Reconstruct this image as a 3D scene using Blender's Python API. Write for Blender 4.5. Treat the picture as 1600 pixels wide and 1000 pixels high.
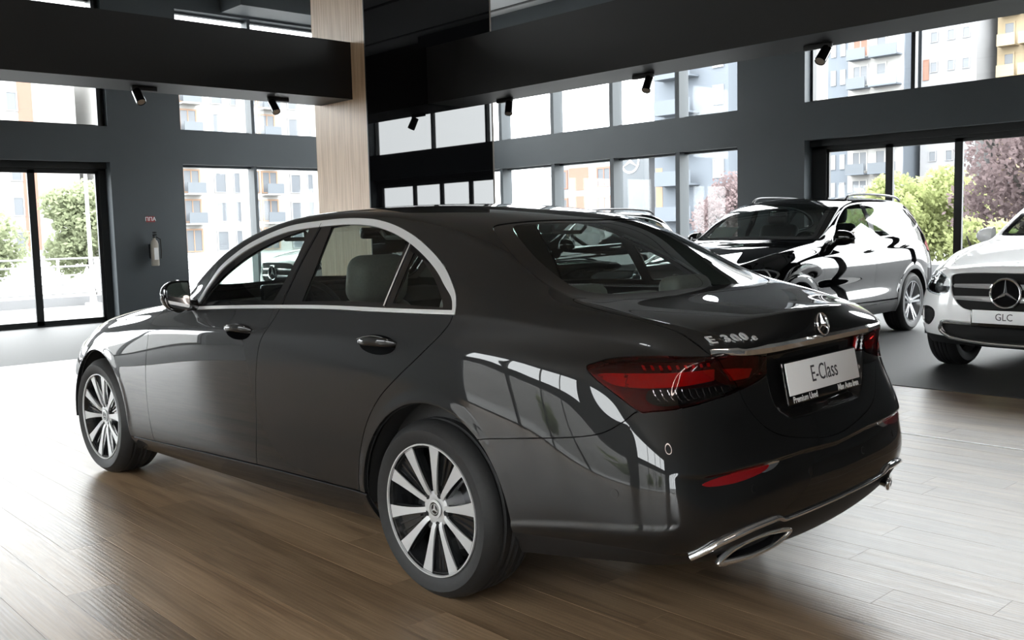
import bpy, bmesh, math, random
import numpy as np
from mathutils import Vector, Matrix

for _o in list(bpy.data.objects): bpy.data.objects.remove(_o)
SC = bpy.context.scene
COL = SC.collection
random.seed(7)
PI = math.pi

# ------------------------------------------------------------------ camera, sky, exposure
cd = bpy.data.cameras.new('camera'); cam = bpy.data.objects.new('camera', cd); COL.objects.link(cam)
cd.sensor_width = 36.0; cd.lens = 33.8131; cd.clip_start = .05; cd.clip_end = 600
cam.matrix_world = Matrix(((-0.679080, 0.052896, -0.732156, -2.826842), (-0.733660, -0.082003, 0.674551, 3.025898), (-0.024358, 0.995227, 0.094494, 1.370165), (0.000000, 0.000000, 0.000000, 1.000000)))
SC.camera = cam

W = bpy.data.worlds.new('overcast_sky'); SC.world = W; W.use_nodes = True
wn = W.node_tree; bg = wn.nodes['Background']
_tc = wn.nodes.new('ShaderNodeTexCoord'); _sep = wn.nodes.new('ShaderNodeSeparateXYZ')
_rp = wn.nodes.new('ShaderNodeValToRGB')
wn.links.new(_tc.outputs['Generated'], _sep.inputs[0]); wn.links.new(_sep.outputs['Z'], _rp.inputs[0])
_rp.color_ramp.elements[0].position = 0.0; _rp.color_ramp.elements[0].color = (.96, .98, 1.0, 1)
_rp.color_ramp.elements[1].position = .9; _rp.color_ramp.elements[1].color = (1.0, 1.0, 1.0, 1)
wn.links.new(_rp.outputs['Color'], bg.inputs['Color'])
bg.inputs['Strength'].default_value = 1.0
SC.view_settings.view_transform = 'Standard'
SC.view_settings.look = 'None'
SC.view_settings.gamma = 1.0
SC.view_settings.use_curve_mapping = False
SC.view_settings.exposure = 3.92
SC.cycles.use_denoising = True
SC.cycles.max_bounces = 12
SC.cycles.transparent_max_bounces = 24
SC.cycles.caustics_reflective = False
SC.cycles.caustics_refractive = False
SC.cycles.sample_clamp_indirect = 6.0
# ------------------------------------------------------------------ naming and linking
def tag(o, label=None, cat=None, group=None, kind=None):
    if label: o['label'] = label
    if cat: o['category'] = cat
    if group: o['group'] = group
    if kind: o['kind'] = kind
    return o

def thing(name, label, cat, loc=(0, 0, 0), rz=0.0, group=None):
    o = bpy.data.objects.new(name, None); COL.objects.link(o)
    o.location = loc; o.rotation_euler = (0, 0, rz); o.empty_display_size = .1
    return tag(o, label, cat, group)

def kids(o): return [c for c in bpy.data.objects if c.parent == o]

def copy_tree(o, parent=None):
    ch = kids(o)
    c = o.copy(); COL.objects.link(c)
    if parent is not None:
        mpi = o.matrix_parent_inverse.copy(); c.parent = parent; c.matrix_parent_inverse = mpi
    for k in ch: copy_tree(k, c)
    return c

# ------------------------------------------------------------------ mesh building
class MB:
    """collects simple solids, then links them as ONE mesh object"""
    def __init__(s): s.bm = bmesh.new()
    def _add(s, fn, M):
        n0 = len(s.bm.verts); fn()
        s.bm.verts.ensure_lookup_table()
        vs = s.bm.verts[n0:]
        if M is not None: bmesh.ops.transform(s.bm, matrix=M, verts=vs)
        return vs
    def box(s, lo, hi, bevel=0.0, seg=2, M=None):
        lo, hi = Vector(lo), Vector(hi)
        b2 = bmesh.new(); bmesh.ops.create_cube(b2, size=1.0)
        d = hi-lo; c = (hi+lo)/2
        for v in b2.verts: v.co = Vector((v.co.x*d.x+c.x, v.co.y*d.y+c.y, v.co.z*d.z+c.z))
        if bevel > 0: bmesh.ops.bevel(b2, geom=list(b2.edges), offset=min(bevel, min(abs(d.x), abs(d.y), abs(d.z))*.49), segments=seg, profile=.5, affect='EDGES')
        s._merge(b2, M); return s
    def _merge(s, b2, M=None):
        if M is not None: bmesh.ops.transform(b2, matrix=M, verts=b2.verts)
        t = bpy.data.meshes.new('t'); b2.to_mesh(t); b2.free(); s.bm.from_mesh(t); bpy.data.meshes.remove(t)
    def cyl(s, p0, p1, r0, r1=None, n=24, cap=True):
        r1 = r0 if r1 is None else r1
        p0, p1 = Vector(p0), Vector(p1); d = p1-p0
        b2 = bmesh.new(); bmesh.ops.create_cone(b2, cap_ends=cap, segments=n, radius1=max(r0, 1e-5), radius2=max(r1, 1e-5), depth=d.length)
        M = Matrix.Translation((p0+p1)/2) @ d.to_track_quat('Z', 'Y').to_matrix().to_4x4()
        s._merge(b2, M); return s
    def sphere(s, c, r, sc=(1, 1, 1), u=20, v=12, M=None):
        b2 = bmesh.new(); bmesh.ops.create_uvsphere(b2, u_segments=u, v_segments=v, radius=r)
        for q in b2.verts: q.co = Vector((q.co.x*sc[0]+c[0], q.co.y*sc[1]+c[1], q.co.z*sc[2]+c[2]))
        s._merge(b2, M); return s
    def tube(s, pts, r, n=10, closed=False, flat=1.0, up=(0, 0, 1)):
        """round (or flattened: flat = height/width) bar along pts; r may be a list"""
        P = [Vector(p) for p in pts]; m = len(P); rings = []
        for i, p in enumerate(P):
            a = P[i-1] if (i > 0 or closed) else p; b = P[(i+1) % m] if (i < m-1 or closed) else p
            t = (b-a).normalized(); u = Vector(up); u = (u-t*u.dot(t))
            if u.length < 1e-4: u = Vector((1, 0, 0)); u = u-t*u.dot(t)
            u.normalize(); w = t.cross(u); rr = r[i] if hasattr(r, '__len__') else r
            rings.append([s.bm.verts.new(p+(u*math.sin(2*PI*k/n)*flat+w*math.cos(2*PI*k/n))*rr) for k in range(n)])
        for i in range(m if closed else m-1):
            A, B = rings[i], rings[(i+1) % m]
            for k in range(n): s.bm.faces.new((A[k], A[(k+1) % n], B[(k+1) % n], B[k]))
        if not closed: s.bm.faces.new(rings[0][::-1]); s.bm.faces.new(rings[-1])
        return s
    def lathe(s, prof, n=64, M=None, a0=0.0, a1=2*PI):
        """revolve (radius, axial) pairs about +Y"""
        b2 = bmesh.new(); full = abs(a1-a0-2*PI) < 1e-6; cnt = n if full else n+1
        R = []
        for k in range(cnt):
            a = a0+(a1-a0)*k/n
            R.append([b2.verts.new((r*math.cos(a), y, r*math.sin(a))) for r, y in prof])
        for k in range(n):
            A, B = R[k], R[(k+1) % cnt]
            for i in range(len(prof)-1): b2.faces.new((A[i], A[i+1], B[i+1], B[i]))
        s._merge(b2, M); return s
    def prism(s, poly, axis, d0, d1, bevel=0.0, M=None):
        """extrude a 2-D polygon along an axis: axis 0 -> (y,z), 1 -> (x,z), 2 -> (x,y)"""
        b2 = bmesh.new()
        def P(a, b, d): return {0: (d, a, b), 1: (a, d, b), 2: (a, b, d)}[axis]
        A = [b2.verts.new(P(a, b, d0)) for a, b in poly]; B = [b2.verts.new(P(a, b, d1)) for a, b in poly]
        n = len(poly)
        b2.faces.new(A); b2.faces.new(B[::-1])
        for i in range(n): b2.faces.new((A[i], B[i], B[(i+1) % n], A[(i+1) % n]))
        bmesh.ops.recalc_face_normals(b2, faces=b2.faces)
        if bevel: bmesh.ops.bevel(b2, geom=list(b2.edges), offset=bevel, segments=2, affect='EDGES')
        s._merge(b2, M); return s
    def quadgrid(s, rows):
        """surface through a grid of points"""
        R = [[s.bm.verts.new(p) for p in r] for r in rows]
        for A, B in zip(R[:-1], R[1:]):
            for i in range(len(A)-1): s.bm.faces.new((A[i], A[i+1], B[i+1], B[i]))
        return s
    def build(s, name, mat, parent=None, smooth=True, angle=35, fix=True):
        me = bpy.data.meshes.new(name)
        if fix: bmesh.ops.recalc_face_normals(s.bm, faces=s.bm.faces)
        s.bm.to_mesh(me); s.bm.free()
        for m in (mat if isinstance(mat, (list, tuple)) else [mat]): me.materials.append(m)
        if smooth:
            me.polygons.foreach_set('use_smooth', [True]*len(me.polygons))
            try: me.set_sharp_from_angle(angle=math.radians(angle))
            except Exception: pass
        o = bpy.data.objects.new(name, me); COL.objects.link(o)
        if parent is not None: o.parent = parent
        return o

def text_obj(name, body, size, mat, M, parent=None, depth=.0015, font=None, sx=1.0, bold=0.0, align='CENTER'):
    """lettering as a real raised mesh"""
    cu = bpy.data.curves.new(name, 'FONT'); cu.body = body; cu.size = size; cu.extrude = depth/2
    cu.align_x = align; cu.align_y = 'CENTER'; cu.offset = bold; cu.resolution_u = 3
    tmp = bpy.data.objects.new(name+'_t', cu); COL.objects.link(tmp)
    dg = bpy.context.evaluated_depsgraph_get()
    me = bpy.data.meshes.new_from_object(tmp.evaluated_get(dg)); me.name = name
    bpy.data.objects.remove(tmp); bpy.data.curves.remove(cu)
    me.transform(M @ Matrix.Diagonal((sx, 1, 1, 1)))
    me.materials.clear(); me.materials.append(mat)
    o = bpy.data.objects.new(name, me); COL.objects.link(o)
    if parent is not None: o.parent = parent
    return o

def frame(origin, right, up):
    """4x4 whose x runs along right, y along up, z out of the face"""
    r = Vector(right).normalized(); u = Vector(up); u = (u-r*u.dot(r)).normalized(); n = r.cross(u)
    return Matrix(((r.x, u.x, n.x, origin[0]), (r.y, u.y, n.y, origin[1]), (r.z, u.z, n.z, origin[2]), (0, 0, 0, 1)))
# ------------------------------------------------------------------ materials (all procedural)
def mat(name, col, rough=.5, metal=0.0, coat=0.0, coat_rough=.03, spec=None, **kw):
    m = bpy.data.materials.new(name); m.use_nodes = True
    b = m.node_tree.nodes['Principled BSDF']
    b.inputs['Base Color'].default_value = (*col, 1); b.inputs['Roughness'].default_value = rough
    b.inputs['Metallic'].default_value = metal; b.inputs['Coat Weight'].default_value = coat
    b.inputs['Coat Roughness'].default_value = coat_rough
    if spec is not None: b.inputs['Specular IOR Level'].default_value = spec
    for k, v in kw.items(): b.inputs[k.replace('_', ' ')].default_value = v
    return m

def nodes(m): return m.node_tree.nodes, m.node_tree.links, m.node_tree.nodes['Principled BSDF']

def add_noise(m, scale, amt, detail=4, rough_amt=0.0, bump=0.0, stretch=(1, 1, 1), coord='Object'):
    """vary colour, roughness and relief a little"""
    N, L, b = nodes(m)
    tc = N.new('ShaderNodeTexCoord'); mp = N.new('ShaderNodeMapping'); mp.inputs['Scale'].default_value = stretch
    no = N.new('ShaderNodeTexNoise'); no.inputs['Scale'].default_value = scale; no.inputs['Detail'].default_value = detail
    L.new(tc.outputs[coord], mp.inputs[0]); L.new(mp.outputs[0], no.inputs['Vector'])
    c = b.inputs['Base Color'].default_value[:]
    rp = N.new('ShaderNodeValToRGB')
    rp.color_ramp.elements[0].position = .3; rp.color_ramp.elements[1].position = .7
    rp.color_ramp.elements[0].color = (*[x*(1-amt) for x in c[:3]], 1); rp.color_ramp.elements[1].color = (*[min(1, x*(1+amt)) for x in c[:3]], 1)
    L.new(no.outputs['Fac'], rp.inputs[0]); L.new(rp.outputs[0], b.inputs['Base Color'])
    if rough_amt:
        mr = N.new('ShaderNodeMapRange'); r = b.inputs['Roughness'].default_value
        mr.inputs['To Min'].default_value = max(0, r-rough_amt); mr.inputs['To Max'].default_value = min(1, r+rough_amt)
        L.new(no.outputs['Fac'], mr.inputs[0]); L.new(mr.outputs[0], b.inputs['Roughness'])
    if bump:
        bp = N.new('ShaderNodeBump'); bp.inputs['Strength'].default_value = bump; bp.inputs['Distance'].default_value = .01
        L.new(no.outputs['Fac'], bp.inputs['Height']); L.new(bp.outputs[0], b.inputs['Normal'])
    return m

def glass_mat(name, tint, refl=1.0, rough=0.0, ior=1.5):
    """thin pane: tinted see-through plus a Fresnel reflection"""
    m = bpy.data.materials.new(name); m.use_nodes = True
    N, L = m.node_tree.nodes, m.node_tree.links
    N.remove(N['Principled BSDF']); out = N['Material Output']
    tr = N.new('ShaderNodeBsdfTransparent'); tr.inputs[0].default_value = (*tint, 1)
    gl = N.new('ShaderNodeBsdfGlossy'); gl.inputs['Roughness'].default_value = rough
    fr = N.new('ShaderNodeFresnel'); fr.inputs['IOR'].default_value = ior
    mx = N.new('ShaderNodeMixShader')
    # the same reflectance from either side of the pane
    geo = N.new('ShaderNodeNewGeometry'); inv = N.new('ShaderNodeMath'); inv.operation = 'DIVIDE'; inv.inputs[0].default_value = 1.0; inv.inputs[1].default_value = ior
    mi = N.new('ShaderNodeMix'); mi.data_type = 'FLOAT'; mi.inputs[2].default_value = ior
    mi.inputs[3].default_value = 1.0/ior
    ab = N.new('ShaderNodeMath'); ab.operation = 'MULTIPLY'; ab.inputs[1].default_value = refl
    lw = N.new('ShaderNodeLayerWeight'); lw.inputs['Blend'].default_value = .5
    # Schlick on the unsigned facing so that back faces behave alike
    pw = N.new('ShaderNodeMath'); pw.operation = 'POWER'; pw.inputs[1].default_value = 5.0
    L.new(lw.outputs['Facing'], pw.inputs[0])
    ml = N.new('ShaderNodeMath'); ml.operation = 'MULTIPLY_ADD'; ml.inputs[1].default_value = .92; ml.inputs[2].default_value = .05
    L.new(pw.outputs[0], ml.inputs[0]); L.new(ml.outputs[0], ab.inputs[0])
    for q in (fr, geo, inv, mi): N.remove(q)
    L.new(ab.outputs[0], mx.inputs[0]); L.new(tr.outputs[0], mx.inputs[1]); L.new(gl.outputs[0], mx.inputs[2])
    L.new(mx.outputs[0], out.inputs['Surface'])
    return m

M_ = {}
# car paint: metallic flakes under a clear coat
M_['graphite'] = mat('graphite_paint', (.0072, .0075, .0077), .5, 0, 1.0, .012, spec=.10)
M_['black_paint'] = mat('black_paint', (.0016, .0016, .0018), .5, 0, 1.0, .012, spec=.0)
M_['white_paint'] = mat('white_paint', (.84, .842, .845), .4, 0, 1.0, .02)
M_['gloss_black'] = mat('gloss_black_plastic', (.005, .005, .0055), .08, 0, .6, .02)
M_['plastic'] = add_noise(mat('black_plastic', (.006, .006, .0065), .55), 220, .25, bump=.05)
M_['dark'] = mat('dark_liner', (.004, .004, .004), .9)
M_['chrome'] = mat('chrome', (.86, .87, .88), .07, .92)
M_['badge'] = mat('bright_badge_chrome', (.85, .86, .87), .22, .6)
M_['satin_chrome'] = mat('satin_aluminium', (.66, .665, .67), .30, .55)
M_['rubber'] = add_noise(mat('tyre_rubber', (.0072, .0072, .0075), .62), 60, .3, bump=.08)
M_['alloy'] = mat('machined_alloy', (.56, .565, .57), .38, .45)
M_['rim_dark'] = mat('dark_rim_paint', (.014, .015, .016), .22, .3, .8)
M_['alloy_silver'] = mat('silver_rim_paint', (.34, .345, .355), .34, .5, .5)
M_['disc'] = mat('brake_steel', (.30, .30, .31), .35, 1.0)
M_['tinted'] = glass_mat('tinted_car_glass', (.50, .56, .54))
M_['clear'] = glass_mat('car_glass', (.72, .79, .765))
M_['pane'] = glass_mat('window_glass', (.95, .965, .965), .4)
M_['lamp_glass'] = glass_mat('lamp_cover', (.9, .92, .93))
M_['mirror'] = mat('mirror_glass', (.85, .87, .88), .01, 1.0)
M_['leather'] = add_noise(mat('pale_leather', (.25, .24, .215), .5), 90, .08, bump=.12)
M_['trim_dark'] = add_noise(mat('dark_interior_trim', (.009, .009, .0095), .6), 150, .2, bump=.06)
M_['headliner'] = mat('grey_headliner', (.15, .145, .135), .9)
M_['paper'] = mat('paper', (.5, .5, .49), .7)
M_['plate'] = mat('plate_silver', (.86, .865, .87), .42, 0)
M_['ink'] = mat('dark_print', (.03, .03, .035), .5)
M_['white_print'] = mat('white_print', (.78, .79, .79), .5)
M_['red_refl'] = mat('red_reflector', (.20, .004, .006), .18, 0, 1.0)
M_['red_lens_dark'] = glass_mat('smoked_red_cover', (.62, .08, .08))
M_['smoked_clear'] = glass_mat('smoked_clear_cover', (.42, .40, .40))
M_['red_bar'] = mat('red_light_guide', (.38, .004, .007), .2, 0, .6)
M_['red_deep'] = mat('deep_red_housing', (.020, .0004, .0008), .25, 0, .8)
M_['amber'] = mat('amber_lens', (.7, .25, .03), .2, 0, .6)
# ------------------------------------------------------------------ the showroom
M_['wall'] = add_noise(mat('slate_grey_wall_paint', (.058, .069, .077), .6), 1.2, .05, bump=.0)
M_['beam'] = add_noise(mat('charcoal_beam_paint', (.0045, .0045, .0048), .55), 2.0, .06)
M_['ceil'] = mat('pale_ceiling', (.50, .51, .515), .8)
M_['frame'] = mat('anthracite_window_frame', (.009, .011, .012), .45)
M_['tile'] = add_noise(mat('charcoal_floor_covering', (.030, .0305, .0315), .62, spec=.3), 70, .22, rough_amt=.05, bump=.04)
M_['gloss_panel'] = mat('black_glass_panel', (.003, .003, .0035), .015, 0, 0, spec=.6)
M_['strip'] = mat('pale_floor_strip', (.85, .85, .84), .4)
M_['wood_trim'] = mat('brown_edge_trim', (.06, .038, .022), .5)

def wood_floor_mat():
    m = mat('smoked_oak_plank', (.2, .14, .1), .30, 0, .0)
    N, L, b = nodes(m)
    tc = N.new('ShaderNodeTexCoord'); oi = N.new('ShaderNodeObjectInfo')
    off = N.new('ShaderNodeVectorMath'); off.operation = 'ADD'
    sc = N.new('ShaderNodeVectorMath'); sc.operation = 'SCALE'; sc.inputs['Scale'].default_value = 37.0
    cmb = N.new('ShaderNodeCombineXYZ')
    for k in range(3): L.new(oi.outputs['Random'], cmb.inputs[k])
    L.new(cmb.outputs[0], sc.inputs[0]); L.new(tc.outputs['Object'], off.inputs[0]); L.new(sc.outputs[0], off.inputs[1])
    mp = N.new('ShaderNodeMapping'); mp.inputs['Scale'].default_value = (1.6, 9, 1); L.new(off.outputs[0], mp.inputs[0])
    n1 = N.new('ShaderNodeTexNoise'); n1.inputs['Scale'].default_value = 1.4; n1.inputs['Detail'].default_value = 5; n1.inputs['Distortion'].default_value = 1.2; L.new(mp.outputs[0], n1.inputs['Vector'])
    mp2 = N.new('ShaderNodeMapping'); mp2.inputs['Scale'].default_value = (3, 60, 1); L.new(off.outputs[0], mp2.inputs[0])
    n2 = N.new('ShaderNodeTexNoise'); n2.inputs['Scale'].default_value = 2.2; n2.inputs['Detail'].default_value = 4; n2.inputs['Distortion'].default_value = .6; L.new(mp2.outputs[0], n2.inputs['Vector'])
    wv = N.new('ShaderNodeTexWave'); wv.wave_type = 'RINGS'; wv.inputs['Scale'].default_value = 1.8; wv.inputs['Distortion'].default_value = 6; wv.inputs['Detail'].default_value = 3; L.new(mp.outputs[0], wv.inputs['Vector'])
    rp = N.new('ShaderNodeValToRGB')
    e = rp.color_ramp.elements; e[0].position = .34; e[0].color = (.12, .072, .040, 1); e[1].position = .66; e[1].color = (.30, .205, .125, 1)
    mid = e.new(.5); mid.color = (.225, .150, .088, 1)
    mx = N.new('ShaderNodeMath'); mx.operation = 'MULTIPLY_ADD'; mx.inputs[1].default_value = .35; L.new(n2.outputs['Fac'], mx.inputs[0])
    ml = N.new('ShaderNodeMath'); ml.operation = 'MULTIPLY'; ml.inputs[1].default_value = .65; L.new(n1.outputs['Fac'], ml.inputs[0]); L.new(ml.outputs[0], mx.inputs[2])
    L.new(mx.outputs[0], rp.inputs[0])
    hv = N.new('ShaderNodeHueSaturation'); L.new(rp.outputs[0], hv.inputs['Color'])
    mr = N.new('ShaderNodeMapRange'); mr.inputs['To Min'].default_value = .78; mr.inputs['To Max'].default_value = 1.2; L.new(oi.outputs['Random'], mr.inputs[0]); L.new(mr.outputs[0], hv.inputs['Value'])
    L.new(hv.outputs[0], b.inputs['Base Color'])
    rr = N.new('ShaderNodeMapRange'); rr.inputs['To Min'].default_value = .24; rr.inputs['To Max'].default_value = .40; L.new(n2.outputs['Fac'], rr.inputs[0]); L.new(rr.outputs[0], b.inputs['Roughness'])
    ad = N.new('ShaderNodeMath'); ad.operation = 'MULTIPLY_ADD'; ad.inputs[1].default_value = .5; L.new(wv.outputs['Fac'], ad.inputs[0]); L.new(n2.outputs['Fac'], ad.inputs[2])
    bp = N.new('ShaderNodeBump'); bp.inputs['Strength'].default_value = .22; bp.inputs['Distance'].default_value = .002; L.new(ad.outputs[0], bp.inputs['Height']); L.new(bp.outputs[0], b.inputs['Normal'])
    return m
M_['oak'] = wood_floor_mat()

def veneer_mat():
    m = mat('pale_oak_veneer', (.45, .36, .27), .45)
    N, L, b = nodes(m)
    tc = N.new('ShaderNodeTexCoord'); mp = N.new('ShaderNodeMapping'); mp.inputs['Scale'].default_value = (34, 34, .7); L.new(tc.outputs['Object'], mp.inputs[0])
    n1 = N.new('ShaderNodeTexNoise'); n1.inputs['Scale'].default_value = 2.0; n1.inputs['Detail'].default_value = 6; n1.inputs['Distortion'].default_value = .4; L.new(mp.outputs[0], n1.inputs['Vector'])
    rp = N.new('ShaderNodeValToRGB'); e = rp.color_ramp.elements; e[0].position = .32; e[0].color = (.36, .245, .155, 1); e[1].position = .62; e[1].color = (.58, .43, .295, 1)
    L.new(n1.outputs['Fac'], rp.inputs[0]); L.new(rp.outputs[0], b.inputs['Base Color'])
    return m
M_['veneer'] = veneer_mat()

LX, RY = 13.1, -10.35            # inner faces of the two glazed walls
BX, FY = -9.0, 9.0               # walls behind the viewer
CZ = 5.52                        # ceiling
def struct(name, b, m, parent=None, **k):
    o = b.build(name, m, parent, **k); o['kind'] = 'structure'; return o

def build_room():
    # floor: slab, oak planks, charcoal surround
    b = MB(); b.box((BX-.4, RY-.4, -.20), (LX+.4, FY+.4, -.006)); fl = struct('floor', b, M_['oak'], smooth=False)
    b = MB()
    b.box((8.65, RY, -.006), (LX+.3, FY, .0)); b.box((BX, RY-.3, -.006), (8.65, -4.66, .0))
    tl = b.build('dark_floor_covering', M_['tile'], fl, smooth=False)
    # one plank, then copies: row pitch .185 m along X
    rng = random.Random(3); pit = .185; base = 1.687
    pm = MB(); pm.box((-.5, -.0918, -.006), (.5, .0918, 0), 0)
    for v in pm.bm.verts:
        if v.co.z > -.001: v.co.y *= .9995
    proto = pm.build('plank', M_['oak'], fl, smooth=False)
    spots = []
    known = {0: 1.005, -1: 1.571, -11: -1.226, -12: -1.575, -13: -.945, -19: -.745}
    for k in range(-34, 9):
        y = base+pit*(k+.5)
        if y-.09 < -4.66: continue
        x = known.get(k)
        L = 2.12
        start = (x if x is not None else rng.uniform(-2.0, .1))
        while start > -2.6: start -= L
        while start < 8.65:
            e = min(start+L, 8.65)
            if e-start > .05: spots.append((start, e, y))
            start += L
    def seen(x0, x1, y):
        P = [Vector((x0+(x1-x0)*t, y, 0)) for t in (0, .25, .5, .75, 1)]
        inv = cam.matrix_world.inverted(); f = cd.lens/36*1600
        for p in P:
            q = inv @ p
            if q.z < -.3:
                px, py = 800+f*q.x/-q.z, 500-f*q.y/-q.z
                if -260 < px < 1860 and py < 1300: return True
        return False
    spots = [s for s in spots if seen(*s)]
    spots.sort(key=lambda s: (s[0]+2.8)**2+(s[2]-3)**2); spots = spots[:292]
    for i, (x0, x1, y) in enumerate(spots):
        o = proto if i == 0 else proto.copy()
        if i: COL.objects.link(o)
        o.location = ((x0+x1)/2, y, .0); o.scale = (x1-x0-.0012, 1, 1)
    b = MB(); b.box((-6, -2.948, -.004), (1.6, -2.924, .0022)); b.build('floor_strip', M_['strip'], fl, smooth=False)
    # ceiling with dark slots
    b = MB(); b.box((BX-.3, RY-.3, CZ), (LX+.3, FY+.3, CZ+.2)); ce = struct('ceiling', b, M_['ceil'], smooth=False)
    b = MB()
    for y in (-9.58, -7.6, 2.4): b.box((BX, y-.04, CZ-.012), (LX, y+.04, CZ+.002))
    b.build('ceiling_slot', M_['beam'], ce, smooth=False)
    w = .30
    # ---- wall at the far end of the bonnet (x = LX): door bay, pier, window bay
    def wall_x():
        b = MB()
        def bx(y0, y1, z0, z1): b.box((LX, min(y0, y1), z0), (LX+w, max(y0, y1), z1))
        bays = [(-9.3, -4.12, 0), (-2.90, 1.30, 0), (2.6, 7.8, 0)]
        zl, zu0, zu1 = 2.60, 3.17, 5.18
        edges = sorted([RY-.3]+[e for q in bays for e in q[:2]]+[FY+.3])
        for a, c in zip(edges[::2], edges[1::2]): bx(a, c, 0, CZ)
        for y0, y1, _ in bays: bx(y0, y1, zl, zu0); bx(y0, y1, zu1, CZ)
        bx(2.6, 7.8, zu0, zu1)
        return b, bays
    b, bays = wall_x(); wl = struct('wall_left', b, M_['wall'], smooth=False)
    xg = LX+.22
    def frame_bar(b, y0, y1, z0, z1, d=.05): b.box((xg-d, y0, z0), (xg+.06, y1, z1))
    # upper windows
    wi = 0
    for k, (y0, y1, _) in enumerate(bays):
        if k == 2: continue
        wi += 1
        b = MB(); frame_bar(b, y0, y0+.04, 3.17, 5.18); frame_bar(b, y1-.04, y1, 3.17, 5.18); frame_bar(b, y0, y1, 3.17, 3.20); frame_bar(b, y0, y1, 5.14, 5.18)
        ms = [-5.50, -7.0, -8.2] if k == 0 else ([-2.8+.0, .0] if k == 1 else [4.3, 6.0])
        for m_ in ms:
            b.box((xg-.16, m_-.03, 3.17), (xg+.06, m_+.03, 5.18))
        fr = struct('window_%d' % wi, b, M_['frame'] if k == 1 else M_['wall'], smooth=False)
        yy = [y0]+sorted(ms)+[y1]
        for a, c in zip(yy[:-1], yy[1:]):
            if c-a > .1:
                g = MB(); g.box((xg-.008, a+.02, 3.19), (xg+.008, c-.02, 5.15)); g.build('pane', M_['pane'], fr, smooth=False)
    # lower windows
    for k in (0, 2):
        y0, y1, _ = bays[k]; wi += 1
        b = MB(); frame_bar(b, y0, y0+.04, 0, 2.6); frame_bar(b, y1-.04, y1, 0, 2.6); frame_bar(b, y0, y1, 0, .06); frame_bar(b, y0, y1, 2.56, 2.6)
        ms = [-5.50, -7.0, -8.2] if k == 0 else [4.3, 6.0]
        for m_ in ms: b.box((xg-.16, m_-.03, 0), (xg+.06, m_+.03, 2.6))
        fr = struct('window_%d' % wi, b, M_['wall'], smooth=False)
        yy = [y0]+sorted(ms)+[y1]
        for a, c in zip(yy[:-1], yy[1:]):
            g = MB(); g.box((xg-.008, a+.02, .05), (xg+.008, c-.02, 2.57)); g.build('pane', M_['pane'], fr, smooth=False)
    # sliding glass door in the left bay
    y0, y1, _ = bays[1]
    b = MB(); b.box((xg, y0, 2.47), (xg+.10, y1, 2.62)); b.box((xg, y0, 0), (xg+.10, y0+.11, 2.6)); b.box((xg, y1-.11, 0), (xg+.10, y1, 2.6)); b.box((xg-.02, y0, 0), (xg+.10, y1, .02))
    b.box((xg-.06, y0, 2.50), (xg, y1, 2.62))
    dr = struct('door_1', b, M_['frame'], smooth=False)
    leafs = [(-2.79, -1.76), (-1.76, -.74), (-.74, .28), (.28, 1.20)]
    for a, c in leafs:
        b = MB(); b.box((xg+.02, a, .02), (xg+.07, a+.055, 2.47)); b.box((xg+.02, c-.055, .02), (xg+.07, c, 2.47)); b.box((xg+.02, a, .02), (xg+.07, c, .09)); b.box((xg+.02, a, 2.42), (xg+.07, c, 2.47))
        lf = b.build('door_leaf', M_['frame'], dr, smooth=False)
        g = MB(); g.box((xg+.040, a+.05, .08), (xg+.050, c-.05, 2.43)); g.build('pane', M_['pane'], lf, smooth=False)
    # ---- wall along the right (y = RY): glazed bay with posts, pier, folding door bay
    b = MB()
    bays2 = [(6.22, 13.1), (-.6, 5.02)]
    def by(x0, x1, z0, z1): b.box((min(x0, x1), RY-w, z0), (max(x0, x1), RY, z1))
    edges = sorted([BX-.3]+[e for q in bays2 for e in q]+[LX+.3])
    for a, c in zip(edges[::2], edges[1::2]): by(a, c, 0, CZ)
    for x0, x1 in bays2: by(x0, x1, 2.60, 3.17); by(x0, x1, 5.18, CZ)
    wr = struct('wall_right', b, M_['wall'], smooth=False)
    yg = RY-.22
    posts = {0: [7.44, 8.93, 10.44, 11.93], 1: [3.44, 1.6], 2: [-3.8, -5.6]}
    for k, (x0, x1) in enumerate(bays2):
        for z0, z1, lower in ((3.17, 5.18, False), (0, 2.60, True)):
            if lower and k == 1: continue
            wi += 1
            b = MB()
            for xx in (x0, x1-.04): b.box((xx, yg-.06, z0), (xx+.04, yg+.05, z1))
            b.box((x0, yg-.06, z0), (x1, yg+.05, z0+.03)); b.box((x0, yg-.06, z1-.035), (x1, yg+.05, z1))
            for m_ in posts[k]:
                if k == 0: b.box((m_-.045, yg-.06, z0), (m_+.045, yg+.20, z1))
                else: b.box((m_-.03, yg-.06, z0), (m_+.03, yg+.03, z1))
            fr = struct('window_%d' % wi, b, M_['wall'] if k == 0 else M_['frame'], smooth=False)
            xx = [x0]+sorted(posts[k])+[x1]
            for a, c in zip(xx[:-1], xx[1:]):
                g = MB(); g.box((a+.02, yg-.008, z0+.02), (c-.02, yg+.008, z1-.02)); g.build('pane', M_['pane'], fr, smooth=False)
    x0, x1 = bays2[1]
    b = MB(); b.box((x0, yg-.10, 2.46), (x1, yg, 2.62)); b.box((x0, yg-.10, 0), (x0+.10, yg, 2.6)); b.box((x1-.24, yg-.10, 0), (x1, yg, 2.6)); b.box((x0, yg-.10, 0), (x1, yg+.02, .02)); b.box((x0, yg, 2.50), (x1, yg+.06, 2.62))
    dr = struct('door_2', b, M_['frame'], smooth=False)
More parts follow.
